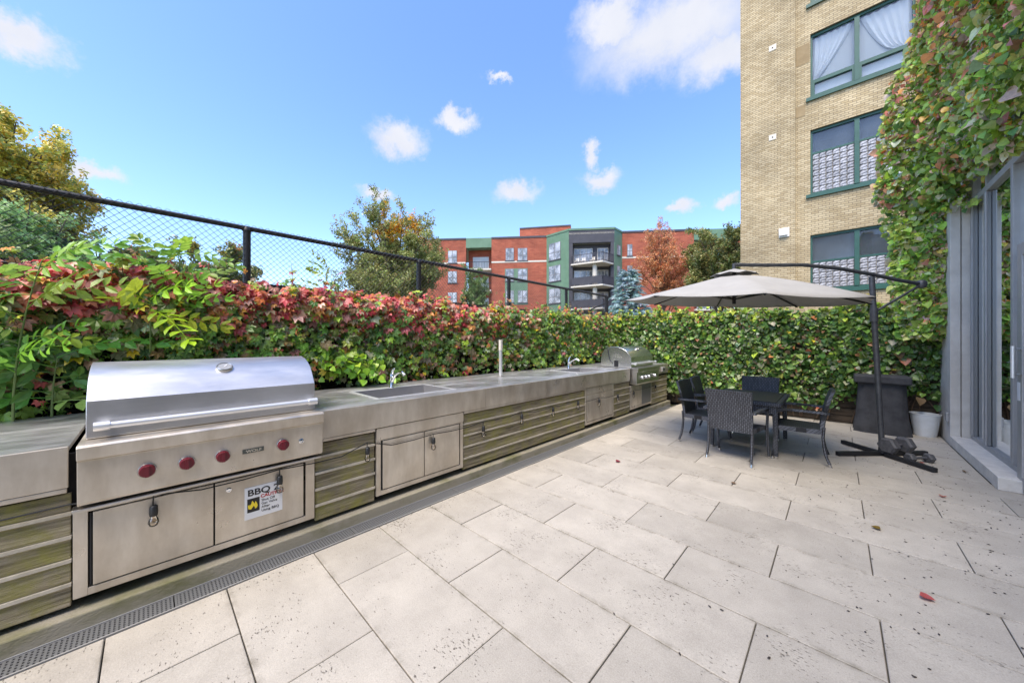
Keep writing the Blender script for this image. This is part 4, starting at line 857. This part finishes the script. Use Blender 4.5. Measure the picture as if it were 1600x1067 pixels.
s0, z1_ = at_seg(2, 789, 420); s1, z0_ = at_seg(2, 824.5, 476); facet('green_infill', 'green_panel', 2, s0, s1, z0_, z1_, .02, .1)
for i in (0, 2, 6): p, d, nrm, L_ = seg(i); zc_ = at_seg(2, 811, 409)[1]; facet('string_course', 'cream', i, 0, L_, zc_-.1, zc_+.12, .03, .08)
for v0, v1 in ((382, 404), (417, 438), (452, 473)): window(3, 858, 876, v0, v1)
for v0, v1 in ((382, 400), (415, 433), (448, 466)): window(5, 964, 969, v0, v1); window(6, 980, 988, v0, v1)
# dark balcony face between the green facets
p, d, nrm, L_ = seg(4)
facet('wall', 'dark_panel', 4, 0, L_, ZR-1.6, ZR, 0, .4); facet('parapet_cap', 'green_panel', 4, 0, L_, ZR+.002, ZR+.25, .06, .5); facet('wall', 'dark_panel', 4, 0, L_, GZ, ZR-1.601, -1.0, .3)
facet('wall', 'dark_panel', 4, -.0, .5, GZ, ZR-1.601, -.02, .97); facet('wall', 'dark_panel', 4, L_-.45, L_, GZ, ZR-1.601, -.02, .97)
cpt = p+d*(L_*.56)+nrm*.7; MB(ao).lathe([(.28, 0), (.28, ZR-4.2)], 14, (cpt.x, cpt.y, 0)).build('column', 'cream', ab, True)
for k, zf in enumerate((10.95, 8.1, 5.25)):
    A0, A1, A2, A3, A4 = p+d*.4-nrm*.98, p+d*.25+nrm*.15, p+d*(L_*.70)+nrm*1.9, p+d*(L_-.15)+nrm*.2, p+d*(L_-.4)-nrm*.98
    MB(ao).prism([(q.x, q.y) for q in (A0, A1, A2, A3, A4)], 'z', zf+.04, zf+.22).build('balcony_slab', 'cream', ab)
    rl = MB(ao)
    for q, r_ in ((A1, A2), (A2, A3)): rl.bar((*q, zf+1.25), (*r_, zf+1.25), .06, .06); rl.bar((*q, zf+.34), (*r_, zf+.34), .05, .05)
    rail = rl.build('balcony_rail', 'dark_panel', ab)
    for q, r_ in ((A1, A2), (A2, A3)):
        nb = 22 if q is A1 else 14
        for j in range(nb+1): s_ = q.lerp(r_, j/nb); MB(ao).bar((*s_, zf+.23), (*s_, zf+1.22), .04, .04).build('baluster', 'dark_panel', rail)
        if k >= 1: MB(ao).bar((*q.lerp(r_, .02), zf+.8), (*q.lerp(r_, .98), zf+.8), .02, .8).build('privacy_panel', 'dark_panel', rail)
    for a_, b_ in ((.7, 3.1), (3.7, L_-.6)):
        w_ = facet('window', 'cream', 4, a_, b_, zf+.3, zf+2.45, -.96, .1); n_ = 3
        for j in range(n_): facet('pane', 'far_pane', 4, a_+.06+(b_-a_-.06)*j/n_, a_+(b_-a_-.06)*(j+1)/n_, zf+.38, zf+2.38, -.95, .03, w_)
    if k == 0:
        for j, (fx, cm) in enumerate(((1.0, 'white_paint'), (1.8, 'white_paint'), (3.0, 'cream'))):
            q = p+d*fx+nrm*(-.35+.25*j); ch = MB(ao); ch.box(q.x-.25, q.x+.25, q.y-.25, q.y+.25, zf+.62, zf+.68); ch.box(q.x-.25, q.x+.25, q.y+.2, q.y+.25, zf+.68, zf+1.1)
            for sx in (-.22, .22):
                for sy in (-.22, .22): ch.box(q.x+sx-.02, q.x+sx+.02, q.y+sy-.02, q.y+sy+.02, zf+.221, zf+.62)
            tag(ch.build('balcony_chair', cm), ('white plastic chair at the outer corner of the far top balcony', 'white plastic chair in the middle of the far top balcony', 'cream chair beside the corner of the far top balcony')[j], 'chair', 'chairs on the far balcony')
# set-back penthouse
pa, pb = at_depth(812, 531, 52).xy, at_depth(892, 531, 50.5).xy; dd = (pb-pa).normalized(); nn = Vector((dd.y, -dd.x))
MB(ao).prism([(q.x, q.y) for q in (pa, pb, pb-nn*5, pa-nn*5)], 'z', 14.0, 18.2).build('penthouse', 'red_brick', ab); MB(ao).prism([(q.x, q.y) for q in (pa+nn*.08, pb+nn*.08, pb-nn*5.1, pa-nn*5.1)], 'z', 18.21, 18.4).build('penthouse_cap', 'dark_panel', ab)
rp = [Pm[0]-nn*.5, Pm[3]-nn*.5, Pm[4], Pm[5], Pm[6]-nn*.5, Pm[9]-nn*.5, Pm[9]-nn*12, Pm[0]-nn*12]
MB(ao).prism([(q.x, q.y) for q in rp], 'z', ZR-.5, ZR-.3).build('roof', 'concrete', ab)

# ================================================================== TREES
def broadleaf(label, cat, base, h, cz, rx, rz, nleaf, pal, size, limbs=18, trunk_r=.16, twig=.9, upright=.5, hot=None, name='tree', group=None):
    """base xy on the ground; crown ellipsoid centre height cz, radii rx, rz; hot=(palette, fn(points)->mask)"""
    t = thing(name, label, cat, (base[0], base[1], -.05), 0, group)
    tr = MB(); z0 = max(.4, cz-rz)
    bend = [Vector((random.gauss(0, .04)*i, random.gauss(0, .04)*i, (cz-.1*rz)*i/5)) for i in range(6)]
    tr.tube(bend, [trunk_r*(1-.13*i) for i in range(6)], 9); br = MB(); pts = []
    for k in range(limbs):
        s_ = random.uniform(.25, 1.); i = min(4, int(s_*5)); st_ = bend[i].lerp(bend[i+1], s_*5-i) if s_ < 1 else bend[5]
        a = k*2.399+random.uniform(-.4, .4); el = min(.97, random.uniform(-.5, 1.02))
        cr = math.sqrt(max(0, 1-el*el)); rr = random.uniform(.72, 1.)
        en = Vector((math.cos(a)*rx*cr*rr, math.sin(a)*rx*cr*rr, cz+rz*el*rr)); mid = st_.lerp(en, .5)+Vector((0, 0, .12*h*(1-upright*.5)))*.5
        q = [st_.lerp(mid, j/4).lerp(mid.lerp(en, j/4), j/4) for j in range(5)]
        br.tube(q, [trunk_r*.38*(1-.2*j) for j in range(5)], 5)
        for j in range(9):
            f_ = random.uniform(.3, 1.); ii = min(3, int(f_*4)); c = q[ii].lerp(q[ii+1], f_*4-ii); d = Vector((random.gauss(0, 1), random.gauss(0, 1), random.gauss(.25+upright, .7))).normalized()*twig*random.uniform(.5, 1.1)
            br.tube([c, c+d*.5+Vector((0, 0, .03)), c+d], [trunk_r*.09, trunk_r*.06, trunk_r*.025], 4); pts.append((c, d))
    tr.build('trunk', 'bark', t, True); tag(br.build('branches', 'bark', t, True), kind='stuff')
    idx = RNG.integers(0, len(pts), nleaf); ff = RNG.uniform(.15, 1.08, nleaf); C0 = np.array([tuple(c) for c, d in pts]); D0 = np.array([tuple(d) for c, d in pts])
    P = C0[idx]+D0[idx]*ff[:, None]+RNG.normal(0, twig*.13, (nleaf, 3)); col = pick(pal, nleaf)
    col *= (0.8+.4*RNG.uniform(0, 1, len(pts)))[idx][:, None]
    if hot is not None:
        mk = hot[1](P); col = np.where(mk[:, None], pick(hot[0], nleaf), col)
    leaves('crown', P, np.tile([0, 0, 1.], (nleaf, 1)), RNG.normal(0, 1, (nleaf, 3)), RNG.uniform(.7, 1.2, nleaf)*size, col, T_CLUMP, t, 1.0)
    return t
def conifer(label, base, h, rad_, pal, size, rows, name='conifer', hot=None, droop=.25, per=9):
    t = thing(name, label, 'tree', (base[0], base[1], -.05)); MB().tube([(0, 0, 0), (0, 0, h*.5), (0, 0, h)], [rad_*.07, rad_*.045, .01], 8).build('trunk', 'bark', t, True)
    br = MB(); P = []; D = []
    for i in range(rows):
        f_ = i/rows; z = h*(.06+.93*f_); R_ = rad_*(1-f_)**.85+.12
        for k in range(per):
            a = k*2*PI/per+i*.7+random.uniform(-.25, .25); L = R_*random.uniform(.75, 1.1); e = Vector((math.cos(a), math.sin(a), 0)); q = [Vector((0, 0, z))+e*L*s_+Vector((0, 0, -droop*L*s_+.28*L*s_*s_)) for s_ in (0, .35, .7, 1)]
            br.tube(q, [.03, .02, .012, .005], 4)
            m_ = max(4, int(L/size*2.6))
            for j in range(m_):
                s_ = random.uniform(.12, 1); c = Vector((0, 0, z))+e*L*s_+Vector((0, 0, -droop*L*s_+.28*L*s_*s_)); sd = Vector((-e.y, e.x, 0))*random.choice((-1, 1))*random.uniform(0, .9)
                dd_ = (e*.8+sd+Vector((0, 0, random.uniform(-.35, .25)))).normalized(); P.append(tuple(c)); D.append(tuple(dd_))
    tag(br.build('branches', 'bark', t), kind='stuff'); P = np.array(P); D = np.array(D); n = len(P); col = pick(pal, n)
    if hot is not None: mk = hot[1](P); col = np.where(mk[:, None], pick(hot[0], n), col)
    leaves('crown', P, np.tile([0, 0, 1.], (n, 1)), D, RNG.uniform(.8, 1.3, n)*size, col, T_NEEDLE, t, .25)
    return t
def gxy(u, t): p = at_depth(u, 531, t); return (p.x, p.y)
OLIVE = [(.22,.24,.07),(.28,.29,.10),(.17,.20,.06),(.34,.31,.11)]
DK = [(.12,.18,.06),(.16,.22,.08),(.09,.14,.05)]
# left: tall tree with sunlight put into its leaf colour, green tree in front
broadleaf('tall tree with golden sunlight coloured into its leaves at the far left beyond the fence', 'tree', gxy(8, 13.0), 10.9, 6.9, 2.45, 3.9, 12500, [(.66,.54,.09),(.56,.50,.10),(.68,.56,.14),(.42,.44,.11),(.28,.34,.10),(.64,.46,.07)], .15, limbs=50, twig=.9, upright=.45, trunk_r=.2)
conifer('dark green spruce below the tall sun-coloured tree at the far left', gxy(62, 13.5), 6.4, 2.3, [(.13,.19,.13),(.17,.23,.15),(.10,.15,.10)], .42, 26, name='spruce', per=11)
broadleaf('light green leafy tree in front of the tall sun-coloured tree', 'tree', gxy(20, 9.5), 5.2, 3.7, 1.9, 1.9, 5200, [(.24,.36,.13),(.30,.42,.17),(.19,.30,.10),(.34,.45,.20)], .13, limbs=26, twig=.65)
for i, (u, t_, h_, cz, rx, rz, lab) in enumerate(((215, 16, 6.4, 4.3, 1.9, 1.9, 'olive green bushy tree behind the tall sapling and fence'), (330, 17, 6.6, 4.4, 1.9, 2.0, 'yellow tinged bushy tree just left of the nearest full fence post'), (455, 24, 6.2, 3.8, 2.2, 2.0, 'low dark scrubby tree seen through the mesh right of the fence post'))):
    broadleaf(lab, 'tree', gxy(u, t_), h_, cz, rx, rz, 4800, OLIVE+DK, .16, limbs=20, twig=.7, hot=(YELLOW+ORANGE[:1], (lambda P, c=cz, r=rz, i=i: (P[:, 2] > c+r*.45)&(RNG.uniform(0, 1, len(P)) < (.25 if i < 2 else .05)))), group='trees beyond the fence')
broadleaf('large airy maple with orange sunlight painted into its tip left of the brick apartment block', 'tree', gxy(613, 21), 10.2, 6.0, 3.3, 4.3, 13500, OLIVE+[(.30,.33,.11),(.26,.32,.10)], .14, limbs=60, twig=1.0, upright=.95, trunk_r=.17, hot=([(.62,.36,.02),(.60,.27,.03),(.55,.42,.04)], lambda P: (P[:, 2] > 7.5)&(np.hypot(P[:, 0]-.5, P[:, 1]-.3) < .8+.35*(10.2-P[:, 2]))&(RNG.uniform(0, 1, len(P)) < .8)), group='trees beyond the fence')  # orange leaf colour at the top stands in for low sun on the crown
broadleaf('slender pale green young tree before the apartment balcony recess', 'tree', gxy(742, 30), 8.4, 5.2, 1.35, 3.2, 3000, [(.13,.22,.06),(.18,.27,.08)], .15, limbs=26, twig=.6, upright=.9, trunk_r=.08, group='trees beyond the fence')
broadleaf('airy rust orange tree right of the apartment bay', 'tree', gxy(1036, 27), 11.2, 6.8, 2.2, 4.3, 5200, [(.52,.22,.10),(.56,.28,.13),(.44,.17,.08),(.58,.33,.17)], .12, limbs=40, twig=.85, upright=.95, trunk_r=.12, group='trees beyond the fence')
broadleaf('dense olive tree beside the yellow brick corner', 'tree', gxy(1125, 24), 10.2, 6.6, 2.5, 3.6, 9500, OLIVE+OLIVE+DK+[(.26,.22,.08)], .15, limbs=34, twig=.9, upright=.4, group='trees beyond the fence')
conifer('blue spruce standing behind the hedge left of the umbrella', gxy(982, 15.0), 4.7, 1.35, [(.22,.33,.34),(.17,.27,.28),(.28,.38,.38)], .27, 26, name='blue_spruce', per=12, droop=.1)

# ================================================================== FURNITURE
def chair(label, loc, rz):
    t = thing('wicker_chair', label, 'chair', (loc[0], loc[1], 0), rz, 'wicker chairs round the table')
    place('backrest', CH['back'], t); place('seat', CH['seat'], t)
    for s_ in (-1, 1):
        sc = (s_, 1, 1)
        a = place('leg', CH['rear'], t, scale=sc); place('foot_cap', CH['rearcap'], a); a = place('leg', CH['front'], t, scale=sc); place('foot_cap', CH['frontcap'], a); place('armrest', CH['arm'], t, scale=sc)
    return t
CH = {}
def curved(rows, cols, fn, th):
    b = MB(); g_ = [fn(i/cols, j/rows, 0) for j in range(rows+1) for i in range(cols+1)]+[fn(i/cols, j/rows, th) for j in range(rows+1) for i in range(cols+1)]
    n1 = (rows+1)*(cols+1); ix = lambda i, j, k: k*n1+j*(cols+1)+i; fs = []
    for k in (0, 1):
        for j in range(rows):
            for i in range(cols): fs.append((ix(i,j,k), ix(i+1,j,k), ix(i+1,j+1,k), ix(i,j+1,k)))
    for i in range(cols):
        for j in (0, rows): fs.append((ix(i,j,0), ix(i+1,j,0), ix(i+1,j,1), ix(i,j,1)))
    for j in range(rows):
        for i in (0, cols): fs.append((ix(i,j,0), ix(i,j+1,0), ix(i,j+1,1), ix(i,j,1)))
    return b.add(g_, fs)
def backf(s_, q, k):
    w_ = .238+.018*q; x = (s_*2-1)*w_; z = .375+.51*q-.012*(2*s_-1)**2*q*0; y = -.215-.03*q-.07*q*q-.018*(1-(2*s_-1)**2)+k; return (x, y, z)
CH['back'] = curved(10, 8, backf, .032).mesh('backrest', 'rattan', True)
def seatf(s_, q, k): return ((s_*2-1)*(.235+.03*q), -.20+.46*q, .425+k-.02*(q > .97)-.012*math.sin(PI*s_)*math.sin(PI*q)*(k > -.01))
CH['seat'] = curved(8, 6, seatf, -.055).mesh('seat', 'rattan', True)
CH['rear'] = MB().tube([(.236, -.225, .46), (.236, -.215, .34), (.236, -.225, .22), (.238, -.245, .11), (.242, -.275, .028)], .0155, 10).mesh('leg', 'rattan', True)
CH['rearcap'] = MB().tube([(.2415, -.273, .033), (.243, -.280, .0)], [.0165, .017], 10).mesh('foot_cap', 'steel_polished', True)
CH['front'] = MB().tube([(.288, .16, .62), (.288, .215, .605), (.284, .235, .55), (.278, .235, .40), (.282, .242, .2), (.292, .262, .028)], .0155, 10).mesh('leg', 'rattan', True)
CH['frontcap'] = MB().tube([(.2915, .261, .033), (.293, .265, .0)], [.0165, .017], 10).mesh('foot_cap', 'steel_polished', True)
def armf(s_, q, k): return (.262+(s_-.5)*.05+.02*q, -.275+.49*q, .618+k+.008*math.sin(q*PI))
CH['arm'] = curved(6, 2, armf, .024).mesh('armrest', 'rattan', True)
chair('black wicker chair with its back to the camera', (-.945, 5.165), rad(-6))
chair('black wicker chair on the right side of the table nearest the umbrella base', (-.345, 5.735), rad(92))
chair('black wicker chair on the left of the table nearer the camera', (-1.42, 5.625), rad(-91))
chair('black wicker chair on the left of the table nearer the ivy', (-1.43, 6.27), rad(-88))
chair('black wicker chair at the far head of the table against the ivy', (-.93, 6.72), rad(180))
tb = thing('patio_table', 'black wicker table with dark glass top among the chairs', 'table', (-.92, 5.98, 0)); tX, tY = .41, .58
MB().box(-tX, tX, -tY, tY, .655, .700).build('tabletop', 'rattan', tb, bevel=.008); MB().box(-tX+.05, tX-.05, -tY+.05, tY-.05, .7005, .708).build('glass_top', 'dark_glass' if 'dark_glass' in M else 'black_plastic', tb, bevel=.002)
MB().box(-tX+.04, tX-.04, -tY+.04, tY-.04, .56, .654).build('apron', 'rattan', tb)
for sx in (-1, 1):
    for sy in (-1, 1):
        l_ = MB().tube([(sx*(tX-.06), sy*(tY-.06), .56), (sx*(tX-.05), sy*(tY-.05), .03)], [.032, .024], 10).build('leg', 'rattan', tb, True); MB().tube([(sx*(tX-.05), sy*(tY-.05), .033), (sx*(tX-.05), sy*(tY-.05), 0)], .025, 10).build('foot_cap', 'steel_polished', l_, True)
# ---- cantilever umbrella
um = thing('cantilever_umbrella', 'grey cantilever umbrella over the dining table with dark curved arm', 'umbrella', (.425, 6.525, 0)); uo = um.location
um_c = Vector((.425, 6.525, 0))
def um_b(): return MB(uo)
topc = Vector((.33, 6.53, 2.33))
hub = at_depth(1147, 418, 4.62); knob = at_depth(1440, 444, 4.47); peak = at_depth(1255, 414, 4.56)
um_b().tube([um_c+Vector((0, 0, .04)), um_c.lerp(topc, .5)+Vector((0, 0, .02)), topc], .030, 12).build('pole', 'grey_metal', um, True)
cz_ = um_c.lerp(topc, .785); um_b().tube([cz_-Vector((0, 0, .09)), cz_+Vector((0, 0, .09))], .041, 12).build('collar', 'grey_metal', um, True)
armp = [knob, at_depth(1400, 437, 4.48), topc+Vector((0, 0, .03)), at_depth(1310, 419.5, 4.53), peak, at_depth(1200, 414.5, 4.59), hub+Vector((0, 0, .035)), ]
um_b().tube(armp, .024, 10).build('arm', 'grey_metal', um, True)
um_b().tube([hub+Vector((0, 0, .05)), hub+Vector((0, 0, -.10))], .022, 10).build('hanger', 'grey_metal', um, True)
um_b().lathe([(.01, -.055), (.04, -.045), (.052, -.01), (.05, .025), (.03, .05), (.005, .058)], 14, knob).build('knob', 'grey_metal', um, True)
um_b().tube([cz_+Vector((0, 0, .03)), knob+(cz_-knob)*.08], .016, 8).build('strut', 'grey_metal', um, True)
hubz = hub.z-.07; R_c = 1.40; ax = Vector(Rw); ay = Vector(Fw)
def canp(ang, rr, zoff=0):
    d = ax*math.cos(ang)+ay*math.sin(ang); p = Vector((hub.x, hub.y, 0))+d*R_c*rr
    tilt = .062*(math.sin(ang)*R_c*rr)-.034*(math.cos(ang)*R_c*rr)
    return Vector((p.x, p.y, hubz-.02-.365*rr**1.12+tilt*rr+zoff))
b = um_b(); vs_ = []; fs_ = []; nr_ = 8; ns_ = 6
for k in range(8):
    for j in range(ns_):
        for i in range(nr_+1):
            rr = .09+.91*i/nr_; a0 = (k+.5)*PI/4; a1 = a0+PI/4; s_ = j/ns_; p = canp(a0, rr).lerp(canp(a1, rr), s_); sag = 4*s_*(1-s_)
            p.z -= .022*sag*rr; cen = Vector((hub.x, hub.y, p.z)); p += (cen-p)*.018*sag*rr*rr; vs_.append(p)
nn_ = 8*ns_
for c in range(nn_):
    for i in range(nr_): fs_.append((c*(nr_+1)+i, c*(nr_+1)+i+1, ((c+1) % nn_)*(nr_+1)+i+1, ((c+1) % nn_)*(nr_+1)+i))
b.add(vs_, fs_); cn = b.build('canopy', 'canopy', um, True); so_ = cn.modifiers.new('cloth', 'SOLIDIFY'); so_.thickness = .004
b = um_b(); vs_ = [Vector((hub.x, hub.y, hubz+.055))]; fs_ = []
for k in range(16):
    a0 = (k/2+.5)*PI/4; p = canp(a0, .20 if k % 2 == 0 else .175, .040 if k % 2 == 0 else .055); vs_.append(p)
for k in range(16): fs_.append((0, 1+k, 1+(k+1) % 16))
b.add(vs_, fs_); vc = b.build('vent_cap', 'canopy', um); so_ = vc.modifiers.new('cloth', 'SOLIDIFY'); so_.thickness = .004
for k in range(8):
    a0 = (k+.5)*PI/4; rb = um_b().bar(canp(a0, .06, -.02), canp(a0, 1., -.016), .014, .018).build('rib', 'black_metal', um)
    low = Vector((hub.x, hub.y, hubz-.36)); um_b().bar(low, canp(a0, .5, -.03), .01, .014).build('stretcher', 'black_metal', rb)
um_b().tube([(hub.x, hub.y, hubz-.42), (hub.x, hub.y, hubz-.02)], .022, 10).build('hub', 'black_metal', um, True)
ends = [(0.0, 6.126), (.841, 6.956), (.054, 6.895), (.807, 6.094)]
um_b().bar((*ends[0], .030), (*ends[1], .030), .055, .052).build('base_bar', 'black_metal', um, bevel=.006)
um_b().bar((*ends[2], .0305), (um_c.x-.03, um_c.y+.03, .0305), .055, .050).build('base_bar', 'black_metal', um, bevel=.006); um_b().bar((um_c.x+.03, um_c.y-.03, .0305), (*ends[3], .0305), .055, .050).build('base_bar', 'black_metal', um, bevel=.006)
um_b().lathe([(.05, .056), (.05, .064), (.038, .068), (.036, .12)], 12, um_c).build('base_flange', 'black_metal', um, True)
# weights on the umbrella base
def hexend(b, c, r, ln, ax_):
    c = Vector(c); ax_ = Vector(ax_).normalized(); sd = ax_.cross(Vector((0, 0, 1))).normalized(); up = Vector((0, 0, 1))
    for s_ in (-1, 1):
        rings = []
        for off, rr in ((.0, .80), (.018, 1.), (ln-.018, 1.), (ln, .80)): rings.append([c+ax_*s_*(.075+off)+(sd*math.cos(k*PI/3)+up*math.sin(k*PI/3))*r*rr for k in range(6)])
        vs__ = [p for rg in rings for p in rg]; b.add(vs__, [(j*6+i, j*6+(i+1) % 6, (j+1)*6+(i+1) % 6, (j+1)*6+i) for j in range(3) for i in range(6)]+[tuple(range(6)), tuple(range(18, 24))])
    b.tube([c-ax_*.08, c+ax_*.08], .017, 8)
db = thing('dumbbell', 'large black hexagonal dumbbell lying on the umbrella base', 'dumbbell', (.555, 6.60, .057)); hexend(bd := MB(), (0, 0, .092), .106, .10, (.6, .8, 0)); bd.build('weight', 'iron', db)
db2 = thing('dumbbell', 'small grey hexagonal dumbbell beside the large one on the paving', 'dumbbell', (.735, 6.50, 0)); hexend(bd := MB(), (0, 0, .052), .060, .07, (.75, .66, 0)); bd.build('weight', 'iron', db2)
# ---- covered stand, pot
cs_ = thing('covered_stand', 'waist high stand under a black fabric cover against the ivy', 'covered stand', (.52, 8.25, 0))
secs = [(0, .315, .27), (.18, .300, .255), (.24, .288, .246), (.45, .275, .23), (.70, .262, .215), (.80, .262, .215)]; b = MB(); npt = 40; vs_ = []
for j, (z, hx, hy) in enumerate(secs):
    for k in range(npt):
        a = 2*PI*k/npt; c_, s_ = math.cos(a), math.sin(a); e = 1/max(abs(c_), abs(s_)); e = min(e, 1.25); rip = 1+.035*(1-z/.85)*math.sin(a*9+z*3)+.018*math.sin(a*17+z*9)
        vs_.append((hx*c_*e*rip, hy*s_*e*rip, z))
b.add(vs_, [(j*npt+k, j*npt+(k+1) % npt, (j+1)*npt+(k+1) % npt, (j+1)*npt+k) for j in range(len(secs)-1) for k in range(npt)]+[tuple(range((len(secs)-1)*npt, len(secs)*npt)), tuple(range(npt))])
b.build('cover', 'cover_black', cs_, True); MB().box(-.315, .315, -.27, .25, .801, .925).build('cover_top', 'cover_black', cs_, bevel=.02)
pt = thing('white_pot', 'white ribbed metal bucket pot beside the covered stand', 'pot', (1.0, 8.36, 0))
prof = [(.118, 0)]
for k in range(11): z = .02+k*.028; r = .120+.042*z/.34; prof += [(r, z), (r+.0035, z+.012)]
prof += [(.160, .335), (.168, .338), (.168, .348), (.157, .348), (.150, .30), (.01, .295)]
MB().lathe(prof, 28).build('bucket', 'pot_white', pt, True); MB().lathe([(.146, .296), (.146, .305), (.01, .312)], 20).build('soil', 'soil', pt)

# ================================================================== LITTER ON THE PAVING
n = 520; xx = []; 
while len(xx) < n:
    x = random.uniform(-1.6, 1.35); y = random.uniform(.8, 8.3)
    if random.random() < min(1, max(.02, (x+1.3)/2.1)**1.6 if x > -1.3 else .02)*(1 if y < 6.5 else .5) and not (x > 1.13 and y > 5.7): xx.append((x, y))
b = MB()
for x, y in xx:
    r = random.uniform(.0026, .0058); a = random.uniform(0, PI); e = random.uniform(1, 2.1); zc = .0025+r*.35
    ring_ = [(x+r*(math.cos(a)*math.cos(q)*e-math.sin(a)*math.sin(q)), y+r*(math.sin(a)*math.cos(q)*e+math.cos(a)*math.sin(q)), zc) for q in [k*PI/3 for k in range(6)]]
    b.add(ring_+[(x, y, zc+r*.7), (x, y, .0015)], [(k, (k+1) % 6, 6) for k in range(6)]+[((k+1) % 6, k, 7) for k in range(6)])
mat('berry', (.035, .028, .024, 1), .7); tag(b.build('fallen_berries', 'berry'), 'dark berries and crumbs scattered over the right of the paving', 'litter', kind='stuff')
fl_ = [(1473, 777, RED[3], 'crimson fallen leaf near the glass door step'), (1447, 936, RED[1], 'curled red fallen leaf in the right foreground'), (965, 722, RED[2], 'dark red fallen leaf left of the dining set'), (1146, 756, BRONZE[2], 'brown fallen leaf in front of the chair seen from behind'), (1370, 827, (.25,.17,.03), 'yellow brown fallen leaf in the middle of the right paving'), (1440, 724, RED[3], 'red fallen leaf at the end of the umbrella base'), (1508, 738, BRONZE[1], 'brown fallen leaf at the foot of the concrete step'), (1585, 752, (.35,.22,.04), 'tan fallen leaf at the end of the concrete step')]
ov, of = T_IVY
for u, v, c, lab in fl_:
    d = ray(u, v); tt = CAMH/-d[2]; p = Vector((d[0]*tt, d[1]*tt, .0)); me = bpy.data.meshes.new('fallen_leaf'); sz = random.uniform(.045, .062)
    vv = [(q[0]*sz, (q[1]-.4)*sz, .006+abs(q[0])*sz*.45+abs(q[1]-.4)*sz*.25) for q in ov]; me.from_pydata(vv, [], of); me.materials.append(M['leaf_obj'])
    o = bpy.data.objects.new('fallen_leaf', me); COL.objects.link(o); o.location = p; o.rotation_euler = (0, 0, random.uniform(0, 6)); o.color = (*[q*.6 for q in c], 1); tag(o, lab, 'leaf', 'fallen leaves on the paving')
